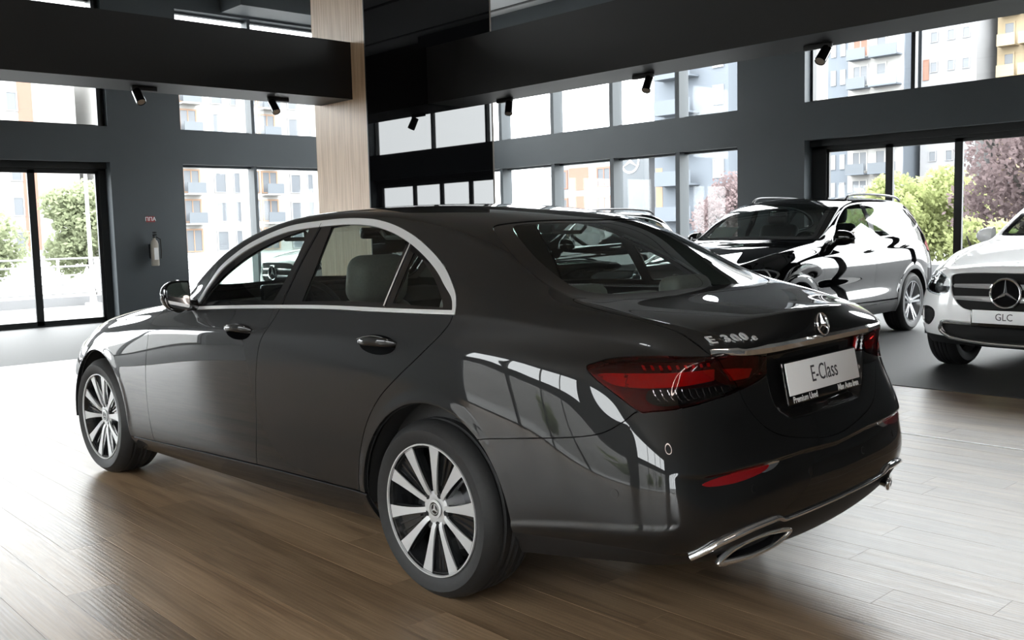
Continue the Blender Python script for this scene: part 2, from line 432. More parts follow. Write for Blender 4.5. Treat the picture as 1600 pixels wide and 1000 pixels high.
    for a, c in ((3.80, 4.80), (2.81, 3.80), (1.80, 2.81), (.80, 1.80), (-.5, .80)):
        b = MB(); b.box((a, yg-.08, .02), (a+.055, yg-.03, 2.46)); b.box((c-.055, yg-.08, .02), (c, yg-.03, 2.46)); b.box((a, yg-.08, .02), (c, yg-.03, .09)); b.box((a, yg-.08, 2.41), (c, yg-.03, 2.46))
        lf = b.build('door_leaf', M_['frame'], dr, smooth=False)
        g = MB(); g.box((a+.05, yg-.060, .08), (c-.05, yg-.050, 2.42)); g.build('pane', M_['pane'], lf, smooth=False)
    # ---- soffit boxes over the windows
    b = MB(); b.box((LX-.75, RY, 5.22), (LX+.1, -4.95, CZ)); struct('trim_1', b, M_['wall'], smooth=False)
    b = MB(); b.box((2.0, RY-.1, 5.22), (LX-.75, RY+.42, CZ)); struct('trim_2', b, M_['wall'], smooth=False)
    # ---- walls behind the viewer, glazed as well
    b = MB(); front = [(-7.8, -1.2), (-.2, 6.4)]
    edges = sorted([BX-.3]+[e for q in front for e in q]+[LX+.3])
    for a, c in zip(edges[::2], edges[1::2]): b.box((a, FY, 0), (c, FY+w, CZ))
    for a, c in front: b.box((a, FY, 2.6), (c, FY+w, 3.17)); b.box((a, FY, 5.18), (c, FY+w, CZ))
    struct('wall_front', b, M_['wall'], smooth=False)
    for a, c in front:
        for z0, z1 in ((0, 2.6), (3.17, 5.18)):
            wi += 1; b = MB(); n = 4
            b.box((a, FY+.12, z0), (c, FY+.2, z0+.05)); b.box((a, FY+.12, z1-.05), (c, FY+.2, z1))
            for k in range(n+1):
                x = a+(c-a)*k/n; b.box((x-.035, FY+.10, z0), (x+.035, FY+.22, z1))
            fr = struct('window_%d' % wi, b, M_['frame'], smooth=False)
            g = MB(); g.box((a, FY+.155, z0), (c, FY+.165, z1)); g.build('pane', M_['pane'], fr, smooth=False)
    b = MB(); b.box((BX-w, RY, 0), (BX, 5.0, CZ)); b.box((BX-w, 8.4, 0), (BX, FY+w, CZ)); b.box((BX-w, 5.0, 2.6), (BX, 8.4, CZ)); struct('wall_back', b, M_['wall'], smooth=False)
    for z0, z1 in ((0, 2.6),):
        wi += 1; b = MB()
        for k in range(5):
            y = 5.0+3.4*k/4; b.box((BX-.2, y-.035, z0), (BX-.1, y+.035, z1))
        b.box((BX-.2, 5.0, z0), (BX-.1, 8.4, z0+.05)); b.box((BX-.2, 5.0, z1-.05), (BX-.1, 8.4, z1))
        fr = struct('window_%d' % wi, b, M_['frame'], smooth=False)
        g = MB(); g.box((BX-.155, 5.0, z0), (BX-.145, 8.4, z1)); g.build('pane', M_['pane'], fr, smooth=False)
    # ---- column clad in veneer and black glass, and the two beams
    cx0, cx1, cy0, cy1 = 8.0, 9.30, -6.67, -4.42
    b = MB(); b.box((cx0+.05, cy0+.03, 0), (cx1-.03, cy1-.03, CZ)); col = struct('trim_3', b, M_['beam'], smooth=False)
    b = MB(); b.box((cx0+.012, cy1-.03, 0), (cx1, cy1, CZ)); b.build('veneer_panel', M_['veneer'], col, smooth=False)
    b = MB(); b.box((cx0, cy0+.03, 0), (cx0+.05, cy1-.004, CZ)); b.build('black_glass_panel', M_['gloss_panel'], col, smooth=False)
    b = MB(); b.box((cx0-.004, cy0, 0), (cx0+.08, cy0+.03, CZ)); b.build('edge_trim', M_['wood_trim'], col, smooth=False)
    b = MB(); b.box((cx0-.003, cy1-.004, 0), (cx0+.012, cy1+.003, CZ)); b.build('edge_trim', M_['frame'], col, smooth=False)
    b = MB(); b.box((8.33, cy1, 3.165), (9.13, FY, 3.92)); struct('trim_4', b, M_['beam'], smooth=False)
    b = MB(); b.box((BX, -6.18, 3.14), (cx0, -5.45, 3.91)); struct('trim_5', b, M_['beam'], smooth=False)
build_room()
# ------------------------------------------------------------------ smooth car shells
def interp(knots, x):
    """monotone-ish cubic through (x, v...) knots, any order; v may be a vector"""
    k = np.array(sorted(knots), float)
    xs, vs = k[:, 0], k[:, 1:]
    x = min(max(x, xs[0]), xs[-1])
    i = int(min(max(np.searchsorted(xs, x) - 1, 0), len(xs) - 2))
    def slope(j):
        if j == 0: return (vs[1]-vs[0])/(xs[1]-xs[0])
        if j == len(xs)-1: return (vs[-1]-vs[-2])/(xs[-1]-xs[-2])
        a = (vs[j]-vs[j-1])/(xs[j]-xs[j-1]); b = (vs[j+1]-vs[j])/(xs[j+1]-xs[j])
        h0, h1 = xs[j]-xs[j-1], xs[j+1]-xs[j]
        m = (a*h1+b*h0)/(h0+h1)
        return np.where(a*b <= 0, 0.0, np.sign(m)*np.minimum(abs(m), 3*np.minimum(abs(a), abs(b))))
    h = xs[i+1]-xs[i]; t = (x-xs[i])/h
    m0, m1 = slope(i)*h, slope(i+1)*h
    return (2*t**3-3*t**2+1)*vs[i]+(t**3-2*t**2+t)*m0+(-2*t**3+3*t**2)*vs[i+1]+(t**3-t**2)*m1

NR = 15   # rows 0..14 from sill to centreline
def car_cage(side, top, sx, bulge, front, rear, tops_x):
    """side: knots for rows 0..8, top: knots for rows 12,13,14; sx: side stations front->rear.
    returns cage verts, faces, crease dict for the left half (y>=0)"""
    V, F = [], []
    idx = {}
    def add(key, p):
        idx[key] = len(V); V.append(np.array(p, float)); return idx[key]
    n = len(sx)
    P = np.zeros((n, NR, 3))
    for i, x in enumerate(sx):
        for r in range(9):
            xr = x
            y, z = interp(side[r], xr); P[i, r] = (xr, y, z)
        for r in (12, 13, 14):
            xr = tops_x[r][i]
            y, z = interp(top[r], xr); P[i, r] = (xr, y, z)
        a, b = P[i, 8], P[i, 12]
        d = b-a
        nrm = np.array([0, d[2], -d[1]]); nrm /= max(np.linalg.norm(nrm), 1e-6)
        bl = interp(bulge, x)[0]
        for r, t in ((9, .09), (10, .48), (11, .86)):
            P[i, r] = a+d*t+nrm*bl*4*t*(1-t)
    for i in range(n):
        for r in range(NR): add((i, r), P[i, r])
    for i in range(n-1):
        for r in range(NR-1):
            F.append((idx[i, r], idx[i+1, r], idx[i+1, r+1], idx[i, r+1]))
    def cap(i, prof, sgn):
        # prof[r] = (x_center, z_center); columns c=1..6 toward the centreline
        yf = prof['yf']; xf = prof['xf']; zf = prof['zf']
        c_idx = {}
        for r in range(9): c_idx[r, 0] = idx[i, r]
        for c in range(1, 7): c_idx[8, c] = idx[i, 8+c]
        for r in range(8):
            p0 = P[i, r]; xc, zc = prof['c'][r]
            pw = prof.get('pw', {}).get(r, 1.0)
            for c in range(1, 7):
                y = p0[1]*yf[c-1]
                x = p0[0]+(xc-p0[0])*xf[c-1]**pw
                z = p0[2]+(zc-p0[2])*zf[c-1]
                # blend y towards the deck edge above for the top rows
                w = prof['yb'][r]
                y = y*(1-w)+P[i, 8+c][1]*w
                c_idx[r, c] = add(('cap', sgn, r, c), (x, y, z))
        for r in range(8):
            for c in range(6):
                q = (c_idx[r, c], c_idx[r, c+1], c_idx[r+1, c+1], c_idx[r+1, c])
                F.append(q if sgn < 0 else q[::-1])
        return c_idx
    capr = cap(n-1, rear, -1)
    capf = cap(0, front, 1)
    return np.array(V), F, idx, capr, capf

def subdivide_cage(V, F, creases, levels, iters=3, interp_w=1.0):
    """mirror the half cage, Catmull-Clark it so that the limit passes near the cage points"""
    nV = len(V)
    on = np.abs(V[:, 1]) < 1e-6
    mir = {}
    VV = [v for v in V]
    for i in range(nV):
        if on[i]: mir[i] = i
        else: mir[i] = len(VV); VV.append(V[i]*np.array([1, -1, 1]))
    FF = list(F)+[tuple(mir[i] for i in f[::-1]) for f in F]
    VV = np.array(VV)
    me = bpy.data.meshes.new('cage_tmp')
    me.from_pydata(VV.tolist(), [], FF)
    at = me.attributes.new('crease_edge', 'FLOAT', 'EDGE')
    cr = {}
    for (a, b), w in creases.items():
        cr[frozenset((a, b))] = w; cr[frozenset((mir[a], mir[b]))] = w
    ev = np.zeros(len(me.edges)*2, np.int32); me.edges.foreach_get('vertices', ev); ev = ev.reshape(-1, 2)
    at.data.foreach_set('value', np.array([cr.get(frozenset((int(a), int(b))), 0.0) for a, b in ev], np.float32))
    ob = bpy.data.objects.new('cage_tmp', me); bpy.context.scene.collection.objects.link(ob)
    md = ob.modifiers.new('s', 'SUBSURF'); md.levels = 2; md.use_limit_surface = True
    goal = VV.copy(); cur = VV.copy()
    def evaluate(lv):
        md.levels = lv
        dg = bpy.context.evaluated_depsgraph_get()
        m2 = ob.evaluated_get(dg).to_mesh()
        co = np.zeros(len(m2.vertices)*3, np.float32); m2.vertices.foreach_get('co', co)
        return m2, co.reshape(-1, 3).astype(float)
    for k in range(iters):
        m2, co = evaluate(2)
        d = goal-co[:len(goal)]
        cur = cur+d*interp_w
        cur[np.abs(goal[:, 1]) < 1e-6, 1] = 0
        ob.evaluated_get(bpy.context.evaluated_depsgraph_get()).to_mesh_clear()
        me.vertices.foreach_set('co', cur.astype(np.float32).ravel()); me.update()
        ob.update_tag(); bpy.context.view_layer.update()
    m2, co = evaluate(levels)
    m2.calc_loop_triangles()
    tr = np.zeros(len(m2.loop_triangles)*3, np.int32); m2.loop_triangles.foreach_get('vertices', tr)
    nr = np.zeros(len(m2.vertices)*3, np.float32); m2.vertices.foreach_get('normal', nr)
    res = Shell(co, nr.reshape(-1, 3).astype(float), tr.reshape(-1, 3).astype(np.int64))
    bpy.data.objects.remove(ob); bpy.data.meshes.remove(me)
    return res

class Shell:
    def __init__(s, v, n, t): s.v, s.n, s.t = v, n, t
    def compact(s):
        used = np.unique(s.t); mp = -np.ones(len(s.v), np.int64); mp[used] = np.arange(len(used))
        return Shell(s.v[used], s.n[used], mp[s.t])
    def sel(s, mask): return Shell(s.v, s.n, s.t[mask]).compact()
    def centers(s): return s.v[s.t].mean(1)
    def tnormals(s): return s.n[s.t].mean(1)

def join_shells(*ss):
    v, n, t, o = [], [], [], 0
    for s in ss:
        v.append(s.v); n.append(s.n); t.append(s.t+o); o += len(s.v)
    return Shell(np.vstack(v), np.vstack(n), np.vstack(t))

def refine(sh, mask):
    """1->4 split of the masked triangles (flat, so no visible cracks)"""
    if not mask.any(): return sh
    t = sh.t[mask]
    e = np.sort(np.vstack([t[:, [0, 1]], t[:, [1, 2]], t[:, [2, 0]]]), 1)
    u, inv = np.unique(e, axis=0, return_inverse=True); inv = inv.ravel()
    nv = (sh.v[u[:, 0]]+sh.v[u[:, 1]])/2; nn = sh.n[u[:, 0]]+sh.n[u[:, 1]]
    nn /= np.maximum(np.linalg.norm(nn, axis=1, keepdims=True), 1e-9)
    m = len(t); base = len(sh.v); a, b, c = inv[:m]+base, inv[m:2*m]+base, inv[2*m:]+base
    nt = np.vstack([np.stack([t[:, 0], a, c], 1), np.stack([a, t[:, 1], b], 1), np.stack([c, b, t[:, 2]], 1), np.stack([a, b, c], 1)])
    return Shell(np.vstack([sh.v, nv]), np.vstack([sh.n, nn]), np.vstack([sh.t[~mask], nt]))

def split(sh, s):
    """cut along s = 0: returns (inside s<0, outside s>=0)"""
    s = np.where(np.abs(s) < 1e-9, 1e-9, s)
    neg = s < 0
    k = neg[sh.t].sum(1)
    ins = [sh.t[k == 3]]; outs = [sh.t[k == 0]]
    mix = sh.t[(k == 1) | (k == 2)]
    V, N = sh.v, sh.n
    if len(mix):
        km = neg[mix].sum(1)
        lone_neg = km == 1
        odd = np.where(lone_neg[:, None], neg[mix], ~neg[mix])
        p = odd.argmax(1); ar = np.arange(len(mix))
        A, B, Cc = mix[ar, p], mix[ar, (p+1) % 3], mix[ar, (p+2) % 3]
        e = np.vstack([np.stack([A, B], 1), np.stack([A, Cc], 1)])
        es = np.sort(e, 1)
        u, inv = np.unique(es, axis=0, return_inverse=True); inv = inv.ravel()
        w = s[u[:, 0]]/(s[u[:, 0]]-s[u[:, 1]])
        nv = V[u[:, 0]]*(1-w)[:, None]+V[u[:, 1]]*w[:, None]
        nn = N[u[:, 0]]*(1-w)[:, None]+N[u[:, 1]]*w[:, None]
        nn /= np.maximum(np.linalg.norm(nn, axis=1, keepdims=True), 1e-9)
        base = len(V); V = np.vstack([V, nv]); N = np.vstack([N, nn])
        m = len(mix); P, Q = inv[:m]+base, inv[m:]+base
        tri = np.stack([A, P, Q], 1)
        q1 = np.stack([P, B, Cc], 1); q2 = np.stack([P, Cc, Q], 1)
        ln = lone_neg
        ins += [tri[ln], q1[~ln], q2[~ln]]; outs += [tri[~ln], q1[ln], q2[ln]]
    return Shell(V, N, np.vstack(ins)).compact(), Shell(V, N, np.vstack(outs)).compact()

def sd_poly(P, poly):
    """signed distance of 2-D points to a closed polygon (negative inside)"""
    poly = np.asarray(poly, float); d = np.full(len(P), 1e9); ins = np.zeros(len(P), bool)
    a = poly; b = np.roll(poly, -1, 0)
    for i in range(len(poly)):
        e = b[i]-a[i]; w = P-a[i]; l2 = e@e
        if l2 < 1e-14: continue
        t = np.clip((w@e)/l2, 0, 1)
        q = w-t[:, None]*e
        d = np.minimum(d, (q*q).sum(1))
        c1 = (a[i, 1] > P[:, 1]) != (b[i, 1] > P[:, 1])
        with np.errstate(divide='ignore', invalid='ignore'):
            xi = (b[i, 0]-a[i, 0])*(P[:, 1]-a[i, 1])/(b[i, 1]-a[i, 1])+a[i, 0]
        ins ^= c1 & (P[:, 0] < xi)
    d = np.sqrt(d)
    return np.where(ins, -d, d)

def sd_line(P, line):
    """unsigned distance to an open polyline"""
    line = np.asarray(line, float); d = np.full(len(P), 1e9)
    for a, b in zip(line[:-1], line[1:]):
        e = b-a; w = P-a; t = np.clip((w@e)/max(e@e, 1e-14), 0, 1); q = w-t[:, None]*e
        d = np.minimum(d, (q*q).sum(1))
    return np.sqrt(d)

def smooth(pts, n=8, closed=False, corners=()):
    """Catmull-Rom through pts, keeping the listed indices sharp"""
    p = [np.array(q, float) for q in pts]; m = len(p); out = []
    rng = range(m) if closed else range(m-1)
    for i in rng:
        p1, p2 = p[i], p[(i+1) % m]
        p0 = p[i-1] if (closed or i > 0) else p1
        p3 = p[(i+2) % m] if (closed or i+2 < m) else p2
        if i in corners: p0 = p1
        if (i+1) % m in corners: p3 = p2
        for k in range(n):
            t = k/n
            out.append(.5*((2*p1)+(-p0+p2)*t+(2*p0-5*p1+4*p2-p3)*t*t+(-p0+3*p1-3*p2+p3)*t**3))
    if not closed: out.append(p[-1])
    return np.array(out)

def cut_field(sh, field, gap=0.0, fine=2, near=0.03):
    """field(v)->signed distance. refine near the outline, then take inside (s<-gap) and outside (s>gap)"""
    for _ in range(fine):
        s = field(sh.v)
        st = s[sh.t]
        e = np.linalg.norm(sh.v[sh.t[:, 0]]-sh.v[sh.t[:, 1]], axis=1)
        mask = (np.abs(st).min(1) < np.maximum(e*.9, .004)) & (e > .006) & (np.abs(st).min(1) < near)
        sh = refine(sh, mask)
    s = field(sh.v)
    ins, rest = split(sh, s+gap)
    if gap > 0:
        _, rest = split(rest, field(rest.v)-gap)
    return ins, rest

def shell_edges(sh):
    e = np.vstack([sh.t[:, [0, 1]], sh.t[:, [1, 2]], sh.t[:, [2, 0]]])
    key = np.sort(e, 1)
    u, inv, cnt = np.unique(key, axis=0, return_inverse=True, return_counts=True); inv = inv.ravel()
    return e[cnt[inv] == 1]

def weld(sh, tol=1e-5):
    q = np.round(sh.v/tol).astype(np.int64)
    _, first, inv = np.unique(q, axis=0, return_index=True, return_inverse=True); inv = inv.ravel()
    t = inv[sh.t]
    ok = (t[:, 0] != t[:, 1]) & (t[:, 1] != t[:, 2]) & (t[:, 0] != t[:, 2])
    return Shell(sh.v[first], sh.n[first], t[ok])

def shell_obj(name, sh, material, parent=None, flange=.012, lift=0.0, max_z=None):
    """a Shell as an object with the smooth normals of the uncut surface and a turned-in edge"""
    sh = weld(sh)
    v = sh.v+sh.n*lift; n = sh.n; t = sh.t
    nv = len(v); tris = [t]; verts = [v]; nors = [n]
    if flange > 0:
        be = shell_edges(sh)
        if len(be):
            ed = sh.v[be[:, 1]]-sh.v[be[:, 0]]
            mean_n = n[be].mean(1)
            out = np.cross(ed, mean_n); out /= np.maximum(np.linalg.norm(out, axis=1, keepdims=True), 1e-9)
            u, inv = np.unique(be, return_inverse=True); inv = inv.reshape(be.shape)
            acc = np.zeros((len(u), 3)); np.add.at(acc, inv[:, 0], out); np.add.at(acc, inv[:, 1], out)
            acc /= np.maximum(np.linalg.norm(acc, axis=1, keepdims=True), 1e-9)
            top = v[u]+0*acc; bot = v[u]-n[u]*flange
            o1 = nv; o2 = nv+len(u)
            verts += [top, bot]; nors += [acc, acc]
            a, b = inv[:, 0], inv[:, 1]
            tris += [np.stack([a+o1, a+o2, b+o1], 1), np.stack([b+o1, a+o2, b+o2], 1)]
    v = np.vstack(verts); n = np.vstack(nors); t = np.vstack(tris)
    me = bpy.data.meshes.new(name)
    me.vertices.add(len(v)); me.vertices.foreach_set('co', v.astype(np.float32).ravel())
    me.loops.add(len(t)*3); me.loops.foreach_set('vertex_index', t.astype(np.int32).ravel())
    me.polygons.add(len(t)); me.polygons.foreach_set('loop_start', np.arange(0, len(t)*3, 3, dtype=np.int32))
    me.polygons.foreach_set('loop_total', np.full(len(t), 3, np.int32))
    me.update(calc_edges=True)
    me.polygons.foreach_set('use_smooth', np.ones(len(t), bool))
    me.normals_split_custom_set_from_vertices(n.astype(np.float32))
    if material: me.materials.append(material)
    ob = bpy.data.objects.new(name, me); bpy.context.scene.collection.objects.link(ob)
    if parent: ob.parent = parent
    return ob
# ------------------------------------------------------------------ the sedan's outer surface
def sedan_shell(level=4):
    side = {
     0: [(3.35,.80,.20),(2.9,.86,.20),(2.4,.85,.20),(0,.85,.225),(-.4,.85,.26),(-.85,.79,.305)],
     1: [(3.35,.855,.265),(2.9,.895,.275),(2.4,.900,.272),(1.2,.902,.29),(0,.902,.315),(-.4,.895,.335),(-.85,.84,.355)],
     2: [(3.35,.872,.35),(3.1,.905,.36),(2.4,.916,.36),(0,.918,.39),(-.4,.912,.41),(-.85,.868,.43)],
     3: [(3.35,.872,.47),(3.1,.905,.49),(2.9,.915,.5),(2.4,.920,.5),(0,.924,.52),(-.4,.918,.53),(-.7,.898,.53),(-.85,.872,.53)],
     4: [(3.35,.862,.585),(3.1,.902,.63),(2.9,.914,.65),(2.4,.920,.65),(1.2,.922,.66),(0,.924,.68),(-.4,.914,.68),(-.7,.888,.67),(-.85,.856,.66)],
     5: [(3.35,.84,.665),(3.1,.888,.735),(2.9,.903,.76),(2.4,.914,.775),(1.2,.919,.80),(0,.918,.83),(-.4,.900,.83),(-.7,.862,.81),(-.85,.806,.80)],
     6: [(3.35,.815,.73),(3.1,.862,.79),(2.9,.882,.822),(2.4,.903,.870),(1.4,.912,.918),(.4,.910,.94),(0,.902,.942),(-.4,.878,.932),(-.7,.826,.915),(-.85,.757,.903)],
     7: [(3.35,.785,.745),(3.1,.838,.828),(2.9,.856,.86),(2.4,.877,.912),(1.4,.889,.972),(.4,.888,1.0),(0,.880,1.002),(-.4,.850,.985),(-.7,.788,.957),(-.85,.716,.942)],
     8: [(3.35,.755,.788),(3.1,.80,.858),(2.9,.815,.890),(2.4,.838,.950),(2.0,.855,.987),(1.4,.866,1.022),(.9,.868,1.042),(.4,.866,1.058),(0,.857,1.066),(-.3,.838,1.055),(-.5,.812,1.035),(-.7,.756,1.006),(-.85,.680,.978)],
    }
    top = {
     12: [(3.48,.56,.790),(3.1,.635,.862),(2.83,.675,.912),(2.45,.705,.978),(2.15,.728,1.033),(2.01,.742,1.100),(1.86,.722,1.218),(1.665,.682,1.332),(1.48,.650,1.402),(1.24,.627,1.448),(.93,.610,1.465),(.65,.602,1.460),(.4,.600,1.438),(.15,.602,1.388),(-.08,.610,1.324),(-.25,.620,1.243),(-.4,.628,1.168),(-.52,.632,1.126),(-.68,.625,1.092),(-.85,.595,1.060),(-.95,.56,1.036)],
     13: [(3.56,.31,.80),(3.1,.34,.892),(2.83,.355,.938),(2.45,.365,.996),(2.2,.385,1.045),(2.07,.40,1.108),(1.9,.395,1.222),(1.66,.385,1.362),(1.35,.36,1.442),(1.1,.345,1.474),(.8,.335,1.487),(.5,.33,1.480),(.2,.33,1.450),(-.08,.335,1.395),(-.3,.34,1.285),(-.5,.34,1.172),(-.60,.34,1.122),(-.75,.33,1.096),(-.9,.32,1.076),(-1.02,.315,1.060)],
     14: [(3.60,0,.805),(3.1,0,.902),(2.83,0,.946),(2.45,0,1.004),(2.25,0,1.045),(2.12,0,1.112),(1.93,0,1.225),(1.66,0,1.372),(1.33,0,1.456),(1.1,0,1.483),(.8,0,1.493),(.5,0,1.487),(.2,0,1.458),(-.08,0,1.405),(-.32,0,1.290),(-.54,0,1.178),(-.63,0,1.125),(-.78,0,1.102),(-.94,0,1.088),(-1.08,0,1.074)],
    }
    sx = [3.35,3.1,2.83,2.45,2.1,1.85,1.6,1.32,1.0,.7,.4,.15,-.05,-.22,-.38,-.52,-.68,-.85]
    tops_x = {
     12: [3.48,3.1,2.83,2.45,2.15,1.99,1.83,1.64,1.31,.93,.55,.25,.0,-.2,-.38,-.53,-.70,-.95],
     13: [3.56,3.1,2.83,2.45,2.19,2.03,1.87,1.64,1.29,.93,.55,.22,-.08,-.3,-.5,-.61,-.78,-1.03],
     14: [3.60,3.1,2.83,2.45,2.24,2.08,1.91,1.64,1.28,.93,.55,.22,-.08,-.32,-.54,-.64,-.81,-1.08]}
    bulge = [(3.35,.030),(2.83,.034),(2.3,.030),(1.9,.016),(1.6,.010),(1.0,.012),(.3,.014),(-.1,.018),(-.4,.028),(-.7,.03),(-.85,.024)]
    rear = dict(
        c={0:(-1.00,.235),1:(-1.115,.30),2:(-1.165,.40),3:(-1.165,.52),4:(-1.155,.615),5:(-1.100,.755),6:(-1.090,.93),7:(-1.092,1.0)},
        yf=[.945,.80,.62,.42,.21,0.0], xf=[.44,.74,.89,.96,.99,1.0], zf=[.1,.3,.55,.78,.95,1.0], pw={2:.85,3:.85,4:.9},
        yb={0:0,1:0,2:0,3:0,4:0,5:.1,6:.4,7:.7})
    front = dict(
        c={0:(3.55,.20),1:(3.70,.27),2:(3.76,.36),3:(3.785,.48),4:(3.79,.59),5:(3.76,.68),6:(3.72,.745),7:(3.67,.795)},
        yf=[.93,.78,.60,.40,.20,0.0], xf=[.36,.64,.82,.93,.985,1.0], zf=[.1,.3,.55,.78,.95,1.0],
        yb={0:0,1:0,2:0,3:0,4:0,5:.1,6:.3,7:.6})
    V, F, idx, capr, capf = car_cage(side, top, sx, bulge, front, rear, tops_x)
    # the rear face stands slightly askew to the wheels in the photograph
    cr = {}
    n = len(sx)
    for i in range(3, n-3): cr[idx[i, 6], idx[i+1, 6]] = .35 if i < n-4 else .2
    for c in range(0, 6):                       # trunk lip
        cr[capr[8, c], capr[8, c+1]] = 0 if c < 2 else (.3 if c == 2 else .7)
    w = np.clip((-.3-V[:, 0])/.6, 0, 1)
    sk = V.copy()
    return subdivide_cage(V, F, cr, level, 2, .55), (V, F, idx, capr, capf)
# ------------------------------------------------------------------ the compact SUV's outer surface
def suv_shell(level=3):
    side = {
     0: [(3.33,.80,.27),(2.9,.86,.27),(2.4,.86,.27),(0,.86,.28),(-.4,.86,.30),(-.72,.78,.34)],
     1: [(3.33,.86,.36),(2.9,.905,.36),(2.4,.905,.36),(0,.905,.37),(-.4,.90,.39),(-.72,.835,.42)],
     2: [(3.33,.885,.47),(3.1,.915,.48),(2.4,.918,.48),(0,.918,.49),(-.4,.915,.50),(-.72,.86,.53)],
     3: [(3.33,.885,.58),(3.1,.92,.60),(2.4,.905,.62),(1.2,.900,.62),(0,.918,.63),(-.4,.92,.64),(-.72,.865,.66)],
     4: [(3.33,.872,.68),(3.1,.915,.72),(2.4,.918,.76),(1.2,.915,.76),(0,.93,.78),(-.4,.925,.78),(-.72,.86,.80)],
     5: [(3.33,.85,.77),(3.1,.90,.83),(2.4,.920,.88),(1.2,.918,.88),(0,.932,.90),(-.4,.915,.90),(-.72,.845,.92)],
     6: [(3.33,.82,.85),(3.1,.875,.92),(2.4,.905,.985),(1.2,.90,1.00),(0,.915,1.02),(-.4,.89,1.03),(-.72,.815,1.03)],
     7: [(3.33,.78,.90),(3.1,.835,.965),(2.4,.875,1.04),(1.2,.875,1.065),(0,.88,1.085),(-.4,.85,1.095),(-.72,.785,1.10)],
     8: [(3.33,.73,.935),(3.1,.785,1.00),(2.4,.84,1.085),(2.0,.86,1.105),(1.2,.86,1.125),(0,.855,1.150),(-.4,.82,1.165),(-.72,.755,1.175)],
    }
    top = {
     12: [(3.46,.57,.955),(3.1,.65,1.02),(2.8,.69,1.065),(2.45,.725,1.12),(2.2,.745,1.17),(2.0,.735,1.285),(1.75,.70,1.43),(1.5,.665,1.54),(1.25,.648,1.595),(.9,.64,1.615),(.4,.635,1.615),(0,.63,1.60),(-.35,.62,1.565),(-.55,.61,1.49),(-.72,.64,1.34),(-.82,.66,1.20)],
     13: [(3.54,.31,.975),(3.1,.36,1.05),(2.8,.37,1.095),(2.45,.385,1.14),(2.25,.40,1.175),(2.06,.39,1.29),(1.8,.38,1.445),(1.5,.37,1.575),(1.25,.36,1.625),(.9,.35,1.645),(.4,.34,1.648),(0,.34,1.635),(-.38,.33,1.60),(-.62,.33,1.50),(-.8,.33,1.33),(-.9,.33,1.20)],
     14: [(3.57,0,.98),(3.1,0,1.058),(2.8,0,1.10),(2.45,0,1.147),(2.28,0,1.178),(2.09,0,1.29),(1.83,0,1.45),(1.5,0,1.588),(1.25,0,1.635),(.9,0,1.655),(.4,0,1.658),(0,0,1.645),(-.40,0,1.608),(-.65,0,1.50),(-.83,0,1.33),(-.93,0,1.20)],
    }
    sx = [3.33,3.1,2.8,2.45,2.2,1.95,1.7,1.45,1.15,.8,.45,.1,-.2,-.42,-.58,-.72]
    tops_x = {
     12: [3.46,3.1,2.8,2.45,2.22,2.0,1.75,1.5,1.2,.8,.45,.1,-.2,-.48,-.68,-.82],
     13: [3.54,3.1,2.8,2.45,2.26,2.06,1.8,1.5,1.2,.8,.45,.1,-.2,-.5,-.75,-.9],
     14: [3.57,3.1,2.8,2.45,2.28,2.09,1.83,1.5,1.2,.8,.45,.1,-.2,-.52,-.78,-.93]}
    bulge = [(3.33,.03),(2.8,.034),(2.3,.028),(1.9,.014),(1.2,.014),(.3,.016),(-.4,.022),(-.72,.024)]
    rear = dict(c={0:(-.80,.34),1:(-.90,.42),2:(-.94,.53),3:(-.945,.66),4:(-.94,.80),5:(-.945,.93),6:(-.95,1.04),7:(-.945,1.12)},
        yf=[.945,.80,.62,.42,.21,0.0], xf=[.44,.74,.89,.96,.99,1.0], zf=[.1,.3,.55,.78,.95,1.0], yb={0:0,1:0,2:0,3:0,4:0,5:.1,6:.35,7:.65})
    front = dict(c={0:(3.55,.27),1:(3.66,.35),2:(3.70,.46),3:(3.715,.58),4:(3.71,.69),5:(3.695,.79),6:(3.67,.88),7:(3.635,.935)},
        yf=[.93,.78,.60,.40,.20,0.0], xf=[.36,.64,.82,.93,.985,1.0], zf=[.1,.3,.55,.78,.95,1.0], yb={0:0,1:0,2:0,3:0,4:0,5:.1,6:.3,7:.6})
    V, F, idx, capr, capf = car_cage(side, top, sx, bulge, front, rear, tops_x)
    cr = {}
    for i in range(3, len(sx)-2): cr[idx[i, 6], idx[i+1, 6]] = .35
    for i in range(0, 5): cr[idx[i, 12], idx[i+1, 12]] = .25
    return subdivide_cage(V, F, cr, level, 2, .6)
# ------------------------------------------------------------------ cutting helpers for car shells
BIG = 9.0
def f2(cols, poly, sgn=0, extra=None, margin=.12):
    """signed-distance field of a polygon in a 2-D projection; cols is a function v -> (n,2)"""
    poly = np.asarray(poly, float); lo = poly.min(0)-margin; hi = poly.max(0)+margin
    def fn(v):
        P = cols(v); m = ((P > lo) & (P < hi)).all(1)
        if sgn: m &= v[:, 1]*sgn > 0
        if extra is not None: m &= extra(v)
        s = np.full(len(v), BIG); s[m] = sd_poly(P[m], poly)
        return s
    return fn
XZ = lambda v: v[:, [0, 2]]
XY = lambda v: v[:, [0, 1]]
YZ = lambda v: v[:, [1, 2]]
AZ = lambda v: np.stack([v[:, 0]+np.abs(v[:, 1]), v[:, 2]], 1)        # round the rear corner
BZ = lambda v: np.stack([v[:, 0]-np.abs(v[:, 1]), v[:, 2]], 1)        # round the front corner
YT = lambda v: np.stack([v[:, 1], v[:, 2]+v[:, 0]], 1)                # from behind and above
def sym(p): p = [tuple(q) for q in p]; return p+[(-a, b) for a, b in p[::-1]]
